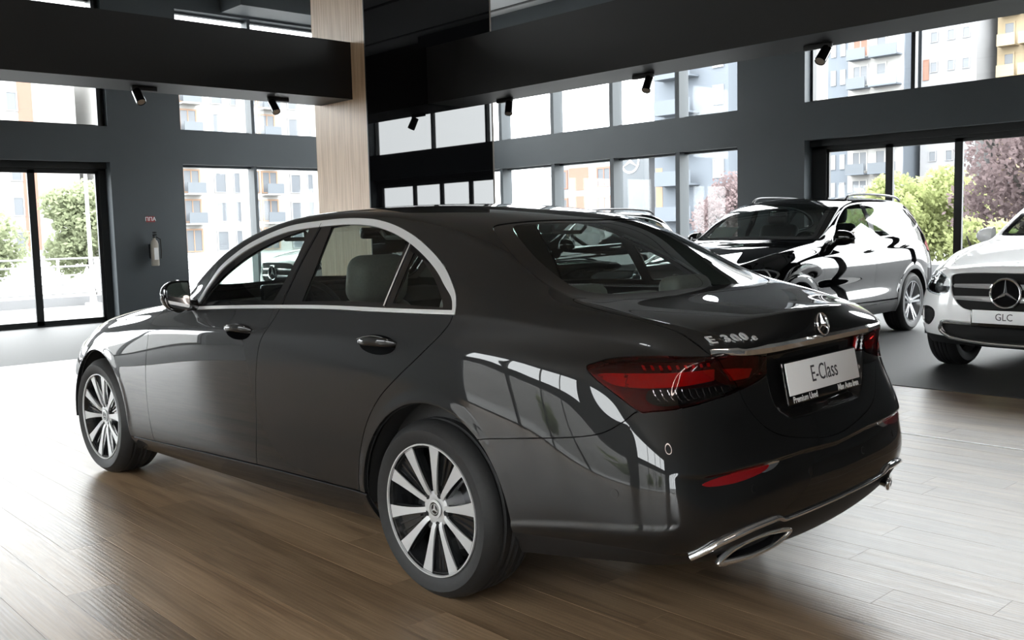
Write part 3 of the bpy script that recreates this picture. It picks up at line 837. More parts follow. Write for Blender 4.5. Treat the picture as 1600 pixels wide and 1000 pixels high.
def renormal(sh):
    n = np.zeros_like(sh.v); a, b, c = sh.v[sh.t[:, 0]], sh.v[sh.t[:, 1]], sh.v[sh.t[:, 2]]
    fn = np.cross(b-a, c-a)
    for k in range(3): np.add.at(n, sh.t[:, k], fn)
    sh.n = n/np.maximum(np.linalg.norm(n, axis=1, keepdims=True), 1e-12); return sh
def sstep(x): x = np.clip(x, 0, 1); return x*x*(3-2*x)
def side_of(sh, s): return sh.sel(sh.centers()[:, 1]*s > 0)
def curve_y(line):
    L = np.array(line, float); o = np.argsort(L[:, 0]); return lambda x: np.interp(x, L[o, 0], L[o, 1])
from mathutils.kdtree import KDTree
def tree_of(sh):
    if not hasattr(sh, '_kd'):
        kd = KDTree(len(sh.v))
        for i, p in enumerate(sh.v): kd.insert(p, i)
        kd.balance(); sh._kd = kd
    return sh._kd
def pick(sh, P, spread=3):
    hits = tree_of(sh).find_n(P, spread); i = [h[1] for h in hits]
    n = sh.n[i].mean(0); return Vector(sh.v[i[0]]), Vector(n/np.linalg.norm(n))
def on_shell(sh, pts, lift):
    """move points along the local normal so that they stand 'lift' above the shell"""
    out = []; kd = tree_of(sh)
    for p in pts:
        hits = kd.find_n(p, 4); i = [h[1] for h in hits]; d = np.array([h[2]**2 for h in hits]); w = 1/(d+1e-6); w /= w.sum()
        n = (sh.n[i]*w[:, None]).sum(0); n /= np.linalg.norm(n); c = (sh.v[i]*w[:, None]).sum(0)
        q = np.array(p)+n*((c-np.array(p))@n+lift); out.append(tuple(q))
    return out

CAR_YAW = 0.048673

def make_wheel(parent, centre, R, Rr, width, out, phase, style, name='wheel', steer=0.0):
    """tyre > rim, spokes, brake disc, hub cap, bolts. Axis along local Y, 'out' = +1 or -1"""
    M0 = Matrix.Translation(centre) @ Matrix.Rotation(steer, 4, 'Z') @ (Matrix.Identity(4) if out > 0 else Matrix.Rotation(PI, 4, 'Z'))
    hw = width/2; m = MB()
    pr = [(Rr-.012, -hw+.012), (Rr+.01, -hw+.002), (Rr+.035, -hw-.006), (Rr+.6*(R-Rr), -hw-.008), (R-.022, -hw+.006), (R-.006, -hw+.026), (R-.001, -hw+.045)]
    tread = []
    for y in np.linspace(-hw+.045, hw-.045, 25)[1:-1]:
        g = min(abs(y-c) for c in (-.055, -.018, .018, .055))
        tread.append((R if g > .006 else R-.008, y))
    prof = pr+tread+[(r, -y) for r, y in pr[::-1]]
    m.lathe(prof, 96)
    ty = m.build(name, M_['rubber'], parent); ty.data.transform(M0)
    # the outer face of the tyre is at +y
    b = MB(); b.lathe([(Rr-.004, hw-.012), (Rr+.004, hw-.006), (Rr+.003, hw+.001), (Rr-.002, hw+.001), (Rr-.004, hw-.006)], 96)
    o = b.build('rim_lip', M_['alloy'] if style == 'ten' else M_['alloy_silver'], ty); o.data.transform(M0)
    b = MB(); b.lathe([(Rr-.008, hw-.004), (Rr-.016, hw-.03), (Rr-.028, hw-.06), (Rr-.035, -hw+.03), (Rr-.01, -hw+.01)], 96)
    o = b.build('rim_barrel', M_['rim_dark'] if style == 'ten' else M_['alloy_silver'], ty); o.data.transform(M0)
    b = MB(); b.lathe([(.0, hw-.12), (.09, hw-.12), (.092, hw-.112), (.172, hw-.112), (.172, hw-.138), (.0, hw-.138)], 64)
    o = b.build('brake_disc', M_['disc'], ty); o.data.transform(M0)
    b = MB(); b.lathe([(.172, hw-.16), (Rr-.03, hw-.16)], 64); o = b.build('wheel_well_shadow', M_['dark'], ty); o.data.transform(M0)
    b = MB()                                                     # caliper
    for k in range(9):
        a = PI*.80+k*.07; Mk = Matrix.Rotation(a, 4, 'Y')
        b.box((.125, hw-.155, -.014), (Rr-.038, hw-.075, .014), .006, 1, M=Mk)
    o = b.build('brake_caliper', M_['satin_chrome'] if style == 'ten' else M_['rim_dark'], ty); o.data.transform(M0)
    yf = hw-.006                                                 # spoke face plane at the rim
    yh = hw-.032                                                 # at the hub
    def spoke_solid(b, angs, widths, radii, ys, depth, curve=0.0):
        """ribbon of rising radius with a given half-width at each radius"""
        top, bot = [], []
        for r, w, y in zip(radii, widths, ys):
            a = angs+curve*(r-.06)
            ca, sa = math.cos(a), math.sin(a)
            L = (r*ca-w*sa, r*sa+w*ca); Rg = (r*ca+w*sa, r*sa-w*ca)
            top.append(((L[0], y, L[1]), (Rg[0], y, Rg[1]))); 
            w2 = w*.8; L = (r*ca-w2*sa, r*sa+w2*ca); Rg = (r*ca+w2*sa, r*sa-w2*ca)
            bot.append(((L[0], y-depth, L[1]), (Rg[0], y-depth, Rg[1])))
        for i in range(len(radii)-1):
            for A, B in (((top[i][0], top[i][1]), (top[i+1][0], top[i+1][1])), ((top[i][1], bot[i][1]), (top[i+1][1], bot[i+1][1])),
                         ((bot[i][0], top[i][0]), (bot[i+1][0], top[i+1][0])), ((bot[i][1], bot[i][0]), (bot[i+1][1], bot[i+1][0]))):
                b.bm.faces.new([b.bm.verts.new(p) for p in (A[0], A[1], B[1], B[0])])
    if style == 'ten':
        rad = np.linspace(.052, Rr-.004, 9)
        for k in range(5):
            pc = phase+k*2*PI/5
            for sgn in (-1, 1):
                b = MB(); t = (rad-rad[0])/(rad[-1]-rad[0])
                wd = .0095+.004*t+.0135*t**2.2
                ys = yh+(yf-yh)*np.sqrt(np.clip(t, 0, 1))
                spoke_solid(b, pc+sgn*math.radians(16.8), wd, rad, ys, .010, sgn*.10)
                b.bm.normal_update(); bmesh.ops.remove_doubles(b.bm, verts=b.bm.verts, dist=1e-5)
                o = b.build('spoke', M_['alloy'], ty, angle=25); o.data.transform(M0)
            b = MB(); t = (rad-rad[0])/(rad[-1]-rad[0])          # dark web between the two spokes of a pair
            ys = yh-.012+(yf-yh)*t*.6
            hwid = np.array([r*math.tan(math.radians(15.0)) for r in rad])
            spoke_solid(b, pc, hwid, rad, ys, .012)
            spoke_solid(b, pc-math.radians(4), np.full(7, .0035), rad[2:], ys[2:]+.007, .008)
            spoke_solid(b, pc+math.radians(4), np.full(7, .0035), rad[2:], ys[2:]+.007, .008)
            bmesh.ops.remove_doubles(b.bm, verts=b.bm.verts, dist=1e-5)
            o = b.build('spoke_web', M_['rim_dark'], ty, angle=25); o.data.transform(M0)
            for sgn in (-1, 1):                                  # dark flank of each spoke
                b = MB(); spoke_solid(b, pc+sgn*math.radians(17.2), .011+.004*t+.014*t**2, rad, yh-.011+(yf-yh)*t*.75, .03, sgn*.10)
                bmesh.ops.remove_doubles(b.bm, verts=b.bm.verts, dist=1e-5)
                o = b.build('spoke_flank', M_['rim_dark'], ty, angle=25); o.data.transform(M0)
        b = MB(); b.lathe([(.0, yh-.002), (.030, yh-.002), (.036, yh), (.056, yh+.001), (.066, yh-.004), (.07, yh-.03), (.07, yh-.09), (0, yh-.09)], 48)
        o = b.build('hub', M_['alloy'], ty); o.data.transform(M0)
        for k in range(5):
            a = phase+k*2*PI/5; c = (.060*math.cos(a), 0, .060*math.sin(a))
            b = MB(); b.cyl((c[0], yh-.03, c[2]), (c[0], yh+.002, c[2]), .0125, n=16); o = b.build('bolt_hole', M_['dark'], ty); o.data.transform(M0)
    else:
        rad = np.linspace(.05, Rr-.004, 8); t = (rad-rad[0])/(rad[-1]-rad[0])
        for k in range(5):
            pc = phase+k*2*PI/5
            b = MB(); ys = yh+(yf-yh)*t
            for sgn in (-1, 1):
                off = .012+.022*t
                L = [(r, o_) for r, o_ in zip(rad, off)]
                top = []
                for (r, o_), y in zip(L, ys):
                    ca, sa = math.cos(pc), math.sin(pc)
                    def pt(u, yy): return (r*ca-u*sa, yy, r*sa+u*ca)
                    top.append((pt(sgn*o_-.013, y), pt(sgn*o_+.013, y), pt(sgn*o_-.010, y-.035), pt(sgn*o_+.010, y-.035)))
                for A, B in zip(top[:-1], top[1:]):
                    for i, j in ((0, 1), (1, 3), (2, 0), (3, 2)):
                        b.bm.faces.new([b.bm.verts.new(p) for p in (A[i], A[j], B[j], B[i])])
            bmesh.ops.remove_doubles(b.bm, verts=b.bm.verts, dist=1e-5)
            o = b.build('spoke', M_['alloy_silver'], ty, angle=25); o.data.transform(M0)
        b = MB(); b.lathe([(.0, yh-.002), (.03, yh-.002), (.036, yh), (.062, yh-.002), (.07, yh-.03), (.07, yh-.09), (0, yh-.09)], 40)
        o = b.build('hub', M_['alloy_silver'], ty); o.data.transform(M0)
    b = MB(); b.lathe([(.0, yh+.005), (.031, yh+.004), (.034, yh+.001), (.034, yh-.01)], 40)
    o = b.build('hub_cap', M_['rim_dark'], ty); o.data.transform(M0)
    b = MB()
    b.lathe([(.026, yh+.004), (.026, yh+.0075), (.0345, yh+.0065), (.0345, yh+.003)], 40)
    b.lathe([(.0185, yh+.004), (.0185, yh+.008), (.0205, yh+.008), (.0205, yh+.004)], 40)
    for k in range(3):
        a = PI/2+k*2*PI/3
        b.prism([(.0185*math.cos(a), .0185*math.sin(a)), (.004*math.cos(a+PI/3), .004*math.sin(a+PI/3)), (0, 0), (.004*math.cos(a-PI/3), .004*math.sin(a-PI/3))], 1, yh+.003, yh+.0085)
    o = b.build('hub_emblem', M_['satin_chrome'], ty); o.data.transform(M0)
    return ty

def star_emblem(name, r, M, parent, mt, thick=.006, ring=.1):
    """three-pointed star in a ring, standing on the plane of M"""
    b = MB(); n = 56
    sec = [(r*(1-ring), 0), (r*(1-ring*.75), thick*.8), (r*(1-ring*.4), thick), (r, thick*.5), (r, 0)]
    b.lathe(sec, n, M=Matrix.Rotation(PI/2, 4, 'X'))
    for k in range(3):
        a = PI/2+k*2*PI/3; L = r*.96; w = r*.125
        tip = b.bm.verts.new((L*math.cos(a), L*math.sin(a), thick*.3)); c = b.bm.verts.new((0, 0, thick*1.5))
        for s in (-1, 1):
            sd = b.bm.verts.new((w*math.cos(a+s*PI/3), w*math.sin(a+s*PI/3), 0))
            b.bm.faces.new((c, tip, sd) if s < 0 else (c, sd, tip))
    o = b.build(name, mt, parent, smooth=True, angle=20); o.data.transform(M); return o

def seat(root, x, y, top=1.24, name='seat', head=True, mt=None, big=False):
    """a car seat: cushion, backrest, headrest, each rounded"""
    mt = mt or M_['leather']
    b = MB(); b.box((x-.02, y-.26, .36), (x+.50, y+.26, .56), .07, 4); c = b.build(name, mt, root)
    b = MB(); R = Matrix.Translation((x, y, .46)) @ Matrix.Rotation(math.radians(-20), 4, 'Y')
    b.box((-.10, -.25, 0), (.07, .25, (top-.46)*1.06), .075, 5, M=R); b.build('backrest', mt, c)
    if head:
        b = MB(); R2 = Matrix.Translation((x-.285, y, top+.09)) @ Matrix.Rotation(math.radians(-10), 4, 'Y')
        b.box((-.075, -.16, -.11), (.075, .16, .125), .07, 5, M=R2) if big else b.box((-.055, -.14, -.09), (.055, .14, .10), .05, 4, M=R2)
        for s in (-.05, .05): b.cyl((x-.27, y+s, top-.06), (x-.285, y+s, top+.05), .007, n=8)
        b.build('headrest', mt, c)
    return c

def sedan():
    root = thing('sedan', 'dark graphite executive sedan seen from its left rear corner on the wooden floor', 'car', (0, 0, 0), CAR_YAW)
    sh, _ = sedan_shell(4)
    # finer mesh where the relief is small
    plain = sh
    c = sh.centers(); a = c[:, 0]+np.abs(c[:, 1])
    sh = refine(sh, (a < -.05) & (c[:, 0] < -.3) & (c[:, 2] < 1.0) & (c[:, 2] > .36))
    def relief(sh):
        v = sh.v; out = np.zeros(len(v)); A = v[:, 0]+np.abs(v[:, 1])
        for cx, r in ((-.03, .405), (2.928, .39)):                   # wheel-arch flare
            d = np.hypot(v[:, 0]-cx, v[:, 2]-.342)-r
            m = (np.abs(v[:, 1]) > .6) & (v[:, 2] < .82)
            out += np.where(m, .004*sstep(1-np.clip(d, 0, 1)/.05), 0)
        # ledge along the rear bumper
        zc = curve_y([(-1.2, .598), (-.9, .612), (-.5, .612), (-.36, .608), (-.25, .617), (0, .62)])(A)
        m = (v[:, 0] < -.3) & (v[:, 2] < .8)
        fade = sstep((-.20-A)/.22)
        below = sstep((zc-v[:, 2])/.012)*(1-sstep((zc-v[:, 2])/.16))
        out += np.where(m, -.013*fade*below, 0)
        # lower edge of the bumper side
        zl = curve_y([(.47, .392), (.2, .432), (-.08, .463), (-.24, .47), (-.5, .47)])(A)
        up = sstep((zl-v[:, 2])/.022)*(1-sstep((zl-v[:, 2]-.03)/.05))
        out += np.where((v[:, 0] < -.3) & (v[:, 2] < .6), .006*up*sstep((A+.28)/.12), 0)
        sh.v = v+sh.n*out[:, None]
        # number-plate recess
        rec = smooth(sym([(.365, .95), (.352, .86), (.325, .775), (.28, .735), (.2, .715)]), 4, True, (0, 9))
        v = sh.v; m = (v[:, 0] < -.9) & (np.abs(v[:, 1]) < .5)
        s = np.full(len(v), 1.0); s[m] = sd_poly(v[m][:, [1, 2]], rec)
        sh.v[:, 0] += .034*sstep((-s+.004)/.026)
        return renormal(sh)
    sh = relief(sh)
    full = sh
    # ---- wheel openings
    for cx, r in ((-.03, .405), (2.928, .39)):
        th = np.linspace(0, 2*PI, 60, endpoint=False)
        _, sh = cut_field(sh, f2(XZ, np.stack([cx+r*np.cos(th), .342+r*np.sin(th)], 1), extra=lambda v: np.abs(v[:, 1]) > .45))
    # ---- tail lights
    lamp = smooth([(.118, .922), (.075, .936), (-.009, .950), (-.177, .957), (-.42, .957), (-.60, .952), (-.738, .932), (-.742, .90), (-.700, .868), (-.546, .838), (-.323, .810), (-.150, .797), (-.095, .797), (.003, .846), (.082, .888)], 6, True, (6,))
    lamps, sh = cut_field(sh, f2(AZ, lamp, extra=lambda v: (v[:, 0] < -.4) & (np.abs(v[:, 1]) > .1)), .0018, 3)
    # ---- side windows with their frame
    dlo = [(1.835, 1.004), (1.80, 1.10), (1.745, 1.205), (1.62, 1.285), (1.473, 1.346), (1.233, 1.406), (.967, 1.428), (.72, 1.432), (.519, 1.410), (.304, 1.347), (.086, 1.249), (-.049, 1.158), (-.098, 1.105), (-.118, 1.066), (.28, 1.060), (.65, 1.056), (1.023, 1.044), (1.45, 1.025)]
    dlo = smooth(dlo, 8, True, (0, 13))
    dl, sh = cut_field(sh, f2(XZ, dlo, extra=lambda v: np.abs(v[:, 1]) > .5), .0012, 3)
    # ---- rear window and windscreen
    bl = smooth(sym([(-.083, 0), (-.072, .16), (-.035, .33), (.008, .455), (.018, .505), (-.01, .540), (-.085, .580), (-.231, .630), (-.382, .650), (-.475, .648), (-.535, .61), (-.575, .545), (-.618, .421), (-.650, .228), (-.668, .0)])[1:-1] if False else
                [(-.083, 0), (-.072, .16), (-.035, .33), (.008, .455), (.018, .505), (-.01, .540), (-.085, .580), (-.231, .630), (-.382, .650), (-.475, .648), (-.535, .61), (-.575, .545), (-.618, .421), (-.650, .228), (-.668, .0),
                 (-.650, -.228), (-.618, -.421), (-.575, -.545), (-.535, -.61), (-.475, -.648), (-.382, -.650), (-.231, -.630), (-.085, -.580), (-.01, -.540), (.018, -.505), (.008, -.455), (-.035, -.33), (-.072, -.16)], 5, True)
    topz = lambda v: v[:, 2] > .9
    rw, sh = cut_field(sh, f2(XY, bl, extra=topz), .0018, 2)
    ws_ = [(1.245, 0), (1.255, .30), (1.275, .50), (1.31, .575), (1.50, .612), (1.70, .652), (1.87, .692), (2.00, .70), (2.07, .58), (2.12, .3), (2.135, 0)]
    ws_ = ws_+[(x, -y) for x, y in ws_[-2:0:-1]]
    wsf, sh = cut_field(sh, f2(XY, smooth(ws_, 5, True), extra=lambda v: v[:, 2] > 1.0), .002, 1)
    # ---- trunk lid
    tl = [(.0, .428), (.25, .445), (.45, .495), (.565, .56), (.640, .600), (.681, .585), (.680, .443), (.650, .275), (.618, .12), (.612, .02), (.606, -.06), (.572, -.129), (.530, -.179), (.504, -.226), (.481, -.283), (.448, -.343), (.40, -.405), (.325, -.455), (.2, -.495), (.078, -.52), (0, -.525)]
    tl = tl+[(-a, b) for a, b in tl[-2:0:-1]]
    trunk, sh = cut_field(sh, f2(YT, smooth(tl, 4, True), extra=lambda v: v[:, 0] < -.4), .002, 3)
    lam_in, lam_out = cut_field(lamps, f2(YT, smooth(tl, 4, True), extra=lambda v: v[:, 0] < -.4), .0015, 1)
    # ---- bonnet
    hd = [(2.20, 0), (2.17, .35), (2.08, .64), (2.05, .735), (2.12, .748), (2.45, .722), (2.83, .693), (3.1, .655), (3.42, .585), (3.56, .45), (3.63, .2), (3.64, 0)]
    hd = hd+[(x, -y) for x, y in hd[-2:0:-1]]
    hood, sh = cut_field(sh, f2(XY, smooth(hd, 4, True), extra=lambda v: (v[:, 2] > .74) & (v[:, 0] > 1.95)), .002, 1)
    # ---- doors
    sillz = lambda x: np.interp(x, [.35, 1.1, 1.82, 2.5], [.342, .330, .307, .275])
    bgap = [(1.018, 1.075), (1.020, 1.035), (1.061, .966), (1.118, .885), (1.143, .80), (1.155, .702), (1.163, .527), (1.182, .40), (1.194, sillz(1.19))]
    fgap = [(2.243, sillz(2.243)), (2.268, .457), (2.273, .595), (2.261, .733), (2.235, .85), (2.243, .93), (2.20, .975), (2.05, 1.02)]
    fd = bgap[::1]+[(1.7, sillz(1.7))]+fgap+[(1.9, 1.10), (1.84, 1.03), (1.5, 1.06)]
    rgap = [(-.07, 1.13), (-.105, 1.062), (-.070, .998), (.023, .914), (.145, .824), (.254, .735), (.335, .63), (.385, .51), (.408, .40), (.412, sillz(.41))]
    rd = rgap+[(.8, sillz(.8))]+bgap[::-1]+[(.5, 1.09)]
    fdp = smooth(fd, 5, True, (0, 8, 9, 10, 17, 18, 19, 20)); rdp = smooth(rd, 5, True, (0, 9, 10, 11, 19, 20))
    so = lambda v: np.abs(v[:, 1]) > .6
    fdoor, sh = cut_field(sh, f2(XZ, fdp, extra=so), .002, 2)
    rdoor, sh = cut_field(sh, f2(XZ, rdp, extra=so), .002, 2)
    # ---- sill
    xs = [.30, 1.1, 1.82, 2.58]
    sp = [(x, float(sillz(x))-.002) for x in xs]+[(2.58, .1), (.30, .1)]
    sill, sh = cut_field(sh, f2(XZ, sp, extra=lambda v: np.abs(v[:, 1]) > .5), .0015, 1)
    # ---- rear bumper
    bp = [(.75, .630), (.618, .651), (.374, .683), (.176, .706), (.06, .727), (-.03, .765), (-.100, .800), (-.3, .86), (-.6, .95), (-1.3, .95), (-1.3, .05), (.75, .05)]
    bump, sh = cut_field(sh, f2(AZ, smooth(bp, 4, True, (0, 7, 8, 9, 10, 11)), extra=lambda v: v[:, 0] < -.2), .0018, 2)
    # ---- front bumper
    fb = [(2.22, .60), (2.42, .62), (2.55, .64), (3.9, .64), (3.9, .05), (2.22, .05)]
    fbump, sh = cut_field(sh, f2(BZ, fb, extra=lambda v: v[:, 0] > 2.95), .002, 1)
    # lower valance of the rear bumper under the bright strip
    va = [(.6, .395), (.47, .350), (.2, .36), (-.08, .37), (-.32, .348), (-.42, .392), (-.55, .417), (-.75, .419), (-.9, .411), (-1.16, .405), (-1.3, .405), (-1.3, .05), (.6, .05)]
    val, bump = cut_field(bump, f2(AZ, smooth(va, 4, True, (0, 10, 11, 12))), 0, 2)
    # ---- visible panels
    P = M_['graphite']
    shell_obj('body_shell', sh, P, root, .016)
    shell_obj('bonnet', hood, P, root)
    shell_obj('trunk_lid', trunk, P, root)
    rb = shell_obj('rear_bumper', bump, P, root)
    shell_obj('rear_valance', val, M_['plastic'], root)
    shell_obj('front_bumper', fbump, P, root)
    tag(root.children[0] if root.children else root)
    for s in (1, -1):
        shell_obj('sill', side_of(sill, s), P, root)
    doors = {}
    for s in (1, -1):
        doors['f', s] = shell_obj('front_door', side_of(fdoor, s), P, root)
        doors['r', s] = shell_obj('rear_door', side_of(rdoor, s), P, root)
    # ---- window frames: bright surround, black pillars, panes
    sdd = f2(XZ, dlo, extra=lambda v: np.abs(v[:, 1]) > .5)
    wid = lambda v: .016+.012*sstep((v[:, 2]-1.10)/.08)
    inner, chrome = cut_field(dl, lambda v: sdd(v)+wid(v), 0, 2)
    fw = [(1.77, 1.040), (1.735, 1.10), (1.655, 1.175), (1.52, 1.254), (1.40, 1.305), (1.25, 1.352), (1.11, 1.385), (1.060, 1.392), (1.052, 1.30), (1.055, 1.215), (1.078, 1.12), (1.100, 1.078), (1.3, 1.072), (1.6, 1.058)]
    rwp = [(.866, 1.083), (.864, 1.20), (.885, 1.34), (.893, 1.398), (.71, 1.405), (.56, 1.390), (.45, 1.368), (.352, 1.335), (.338, 1.30), (.318, 1.20), (.305, 1.098), (.6, 1.094)]
    qw = [(.248, 1.098), (.257, 1.212), (.268, 1.285), (.20, 1.258), (.12, 1.215), (.04, 1.16), (-.02, 1.110), (-.035, 1.092), (.1, 1.094)]
    panes = []
    for nm, poly, cor in (('f', fw, (0, 7, 11)), ('r', rwp, (0, 3, 10)), ('q', qw, (0, 2, 7))):
        g, inner = cut_field(inner, f2(XZ, smooth(poly, 5, True, cor), extra=lambda v: np.abs(v[:, 1]) > .4), .0008, 2)
        panes.append((nm, g))
    for s in (1, -1):
        shell_obj('window_surround', side_of(chrome, s), M_['satin_chrome'], root, .010, lift=.002)
        shell_obj('window_pillar', side_of(inner, s), M_['gloss_black'], root, .006, lift=-.003)
        for nm, g in panes:
            par = doors['f', s] if nm == 'f' else doors['r', s]
            shell_obj('side_window', side_of(g, s), M_['clear'] if nm == 'f' else M_['tinted'], par, 0, lift=-.005)
    # thin bright joint between the two doors in the surround and sloping pane dividers
    for s in (1, -1):
        for poly in ([(.262, 1.094), (.290, 1.09), (.318, 1.30), (.290, 1.315)],):
            pass
        L = [(1.018, s*.862, 1.066), (1.005, s*.80, 1.19), (.985, s*.70, 1.36), (.975, s*.66, 1.418)]
        MB().tube(on_shell(full, [tuple(p) for p in smooth(L, 4)], .0005), .0022, 6).build('door_joint', M_['dark'], doors['r', s])
        L = [(.292, s*.85, 1.082), (.30, s*.77, 1.205), (.312, s*.70, 1.30), (.322, s*.685, 1.335)]
        MB().tube(on_shell(full, [tuple(p) for p in smooth(L, 4)], .001), .0028, 6).build('pane_divider', M_['satin_chrome'], doors['r', s])
    # rear window: clear field and black border
    gin, gb = cut_field(rw, f2(XY, bl*np.array([.86, .88])+np.array([-.043, 0]), extra=topz), 0, 2)
    o = shell_obj('rear_window', gin, M_['tinted'], root, 0, lift=-.003)
    shell_obj('glass_border', gb, M_['gloss_black'], o, .004, lift=-.003)
    wi, wb = cut_field(wsf, lambda v: f2(XY, smooth(ws_, 5, True), extra=lambda v: v[:, 2] > 1.0)(v)+.045, 0, 1)
    o = shell_obj('windscreen', wi, M_['clear'], root, 0, lift=-.003)
    shell_obj('glass_border', wb, M_['gloss_black'], o, .004, lift=-.003)
    # ---- inner skin (closes the shut lines, carries the trim)
    for nm, g in panes: pass
    opaque = join_shells(sh, hood, trunk, bump, val, fbump, sill, fdoor, rdoor, chrome, inner, gb, wb)
    cc = opaque.centers()
    low = opaque.sel(cc[:, 2] <= 1.07); high = opaque.sel(cc[:, 2] > 1.07)
    for part, off, m_ in ((full, -.03, 'dark'),):
        pass
    body = full
    for cx, r in ((-.03, .40), (2.928, .385)):
        th = np.linspace(0, 2*PI, 40, endpoint=False)
        _, body = split(body, f2(XZ, np.stack([cx+r*np.cos(th), .342+r*np.sin(th)], 1), extra=lambda v: np.abs(v[:, 1]) > .45)(body.v))
    for fld in (f2(XZ, dlo, extra=lambda v: np.abs(v[:, 1]) > .5), f2(XY, bl, extra=topz), f2(XY, smooth(ws_, 5, True), extra=lambda v: v[:, 2] > 1.0)):
        _, body = split(body, fld(body.v)-.004)
    lamp_f = f2(AZ, lamp, extra=lambda v: (v[:, 0] < -.4) & (np.abs(v[:, 1]) > .1))
    _, body = split(body, lamp_f(body.v)-.003)
    cc = body.centers()
    hi = body.sel(cc[:, 2] > 1.09); lo = body.sel(cc[:, 2] <= 1.09)
    shell_obj('inner_skin', lo, M_['dark'], root, 0, lift=-.016)
    shell_obj('headliner', hi, M_['headliner'], root, 0, lift=-.018)
    # pillars from inside
    shell_obj('pillar_trim', inner, M_['trim_dark'], root, 0, lift=-.016)
    # ---- wheel housings
    for cx, r in ((-.03, .40), (2.928, .385)):
        for s in (1, -1):
            b = MB(); b.lathe([(r+.006, .0), (r+.006, .30), (.0, .30)], 40, M=Matrix.Translation((cx, s*.895, .342)) @ (Matrix.Rotation(PI, 4, 'Z') if s > 0 else Matrix.Identity(4)), a0=-.12, a1=PI+.12)
            b.build('wheel_housing', M_['dark'], root)
    # ---- underbody
    b = MB(); b.box((-.70, -.72, .25), (3.3, .72, .28), .02); b.build('underbody', M_['dark'], root)
    # ---- wheels
    for x, s, ph in ((0, 1, math.radians(180-65.2)), (0, -1, .3), (2.939, 1, math.radians(180-23)), (2.939, -1, .9)):
        make_wheel(root, (x, s*.787, .337), .337, .2465, .235, s, ph, 'ten')
    # ---- door handles with their cups
    for s in (1, -1):
        for key, x0, x1, z0, z1 in (('f', 1.195, 1.415, .943, .934), ('r', .155, .385, .951, .942)):
            d = doors[key, s]
            pts = [(x1-(x1-x0)*t, s*.91, z1+(z0-z1)*t) for t in np.linspace(0, 1, 13)]
            prof = [.006]+[.034]*11+[.006]
            lifts = [.002, .016, .026, .031, .034, .035, .035, .034, .033, .030, .025, .015, .002]
            P_ = []
            for p, l in zip(pts, lifts): P_ += on_shell(full, [p], l)
            hw_ = [.006, .011, .0135, .0145, .015, .0155, .016, .0165, .017, .0175, .017, .014, .006]
            MB().tube(P_, hw_, 12, flat=.62, up=(0, s, 0)).build('door_handle', P, d)
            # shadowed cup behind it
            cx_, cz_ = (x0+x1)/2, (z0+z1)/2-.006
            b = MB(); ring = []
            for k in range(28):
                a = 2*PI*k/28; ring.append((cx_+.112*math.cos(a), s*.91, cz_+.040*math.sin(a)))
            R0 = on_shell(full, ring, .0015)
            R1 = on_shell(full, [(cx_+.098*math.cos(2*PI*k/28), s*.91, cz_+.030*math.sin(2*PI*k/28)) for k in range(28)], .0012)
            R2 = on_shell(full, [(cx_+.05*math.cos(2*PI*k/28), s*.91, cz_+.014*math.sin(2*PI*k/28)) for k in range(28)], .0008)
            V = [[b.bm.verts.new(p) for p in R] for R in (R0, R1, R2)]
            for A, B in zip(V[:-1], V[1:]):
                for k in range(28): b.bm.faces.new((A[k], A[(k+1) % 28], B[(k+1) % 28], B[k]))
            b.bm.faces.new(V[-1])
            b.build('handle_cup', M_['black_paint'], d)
            MB().tube(on_shell(full, [(x1+.004-(x1-x0+.008)*t, s*.91, z1+(z0-z1)*t+.019*math.sin(PI*t)+.002) for t in np.linspace(.1, .9, 13)], .0285), .0020, 6).build('handle_trim', M_['chrome'], d)
    # ---- mirrors
    for s in (1, -1):
        b = MB()
        secs = []
        # housing swept from the outer tip to the foot, facing forward
        for t in np.linspace(0, 1, 9):
            y = s*(1.03-.135*t)
            hh = .083*math.sqrt(max(0.02, 1-(1-t)**2.6))*(1 if t < .75 else 1-.25*(t-.75)/.25)
            dd = .078*math.sqrt(max(0.02, 1-(1-t)**2.2))
            xc, zc = 1.81+.02*t, 1.085-.012*t
            ring = []
            for k in range(20):
                a = 2*PI*k/20; ca, sa = math.cos(a), math.sin(a)
                ex = np.sign(ca)*abs(ca)**.75; ez = np.sign(sa)*abs(sa)**.75
                ring.append((xc+(dd*ex if ca > 0 else .03*ex), y, zc+hh*ez))
            secs.append(ring)
        V = [[b.bm.verts.new(p) for p in r] for r in secs]
        for A, B in zip(V[:-1], V[1:]):
            for k in range(20): b.bm.faces.new((A[k], A[(k+1) % 20], B[(k+1) % 20], B[k]))
        b.bm.faces.new(V[0]); b.bm.faces.new(V[-1])
        mo = b.build('door_mirror', P, doors['f', s], angle=60)
        b = MB(); b.box((1.77, min(s*.85, s*.92), 1.005), (1.87, max(s*.85, s*.92), 1.06), .015); b.build('mirror_foot', M_['gloss_black'], mo)
        pl = [(s*(.897+(q-.897)*.70), z_) for q, z_ in ((1.082, 1.09), (1.072, 1.135), (1.03, 1.153), (.93, 1.155), (.90, 1.14), (.897, 1.03), (.915, 1.013), (1.0, 1.012), (1.06, 1.035))]
        b = MB(); b.prism([tuple(q) for q in smooth(pl, 4, True)], 0, 1.772, 1.784); b.build('mirror_frame', M_['gloss_black'], mo)
        pl2 = [(y*1+(s*.955-y)*.12, z+(1.085-z)*.12) for y, z in pl]
        b = MB(); b.prism([tuple(q) for q in smooth(pl2, 4, True)], 0, 1.769, 1.773); o = b.build('mirror_glass', M_['mirror'], mo)
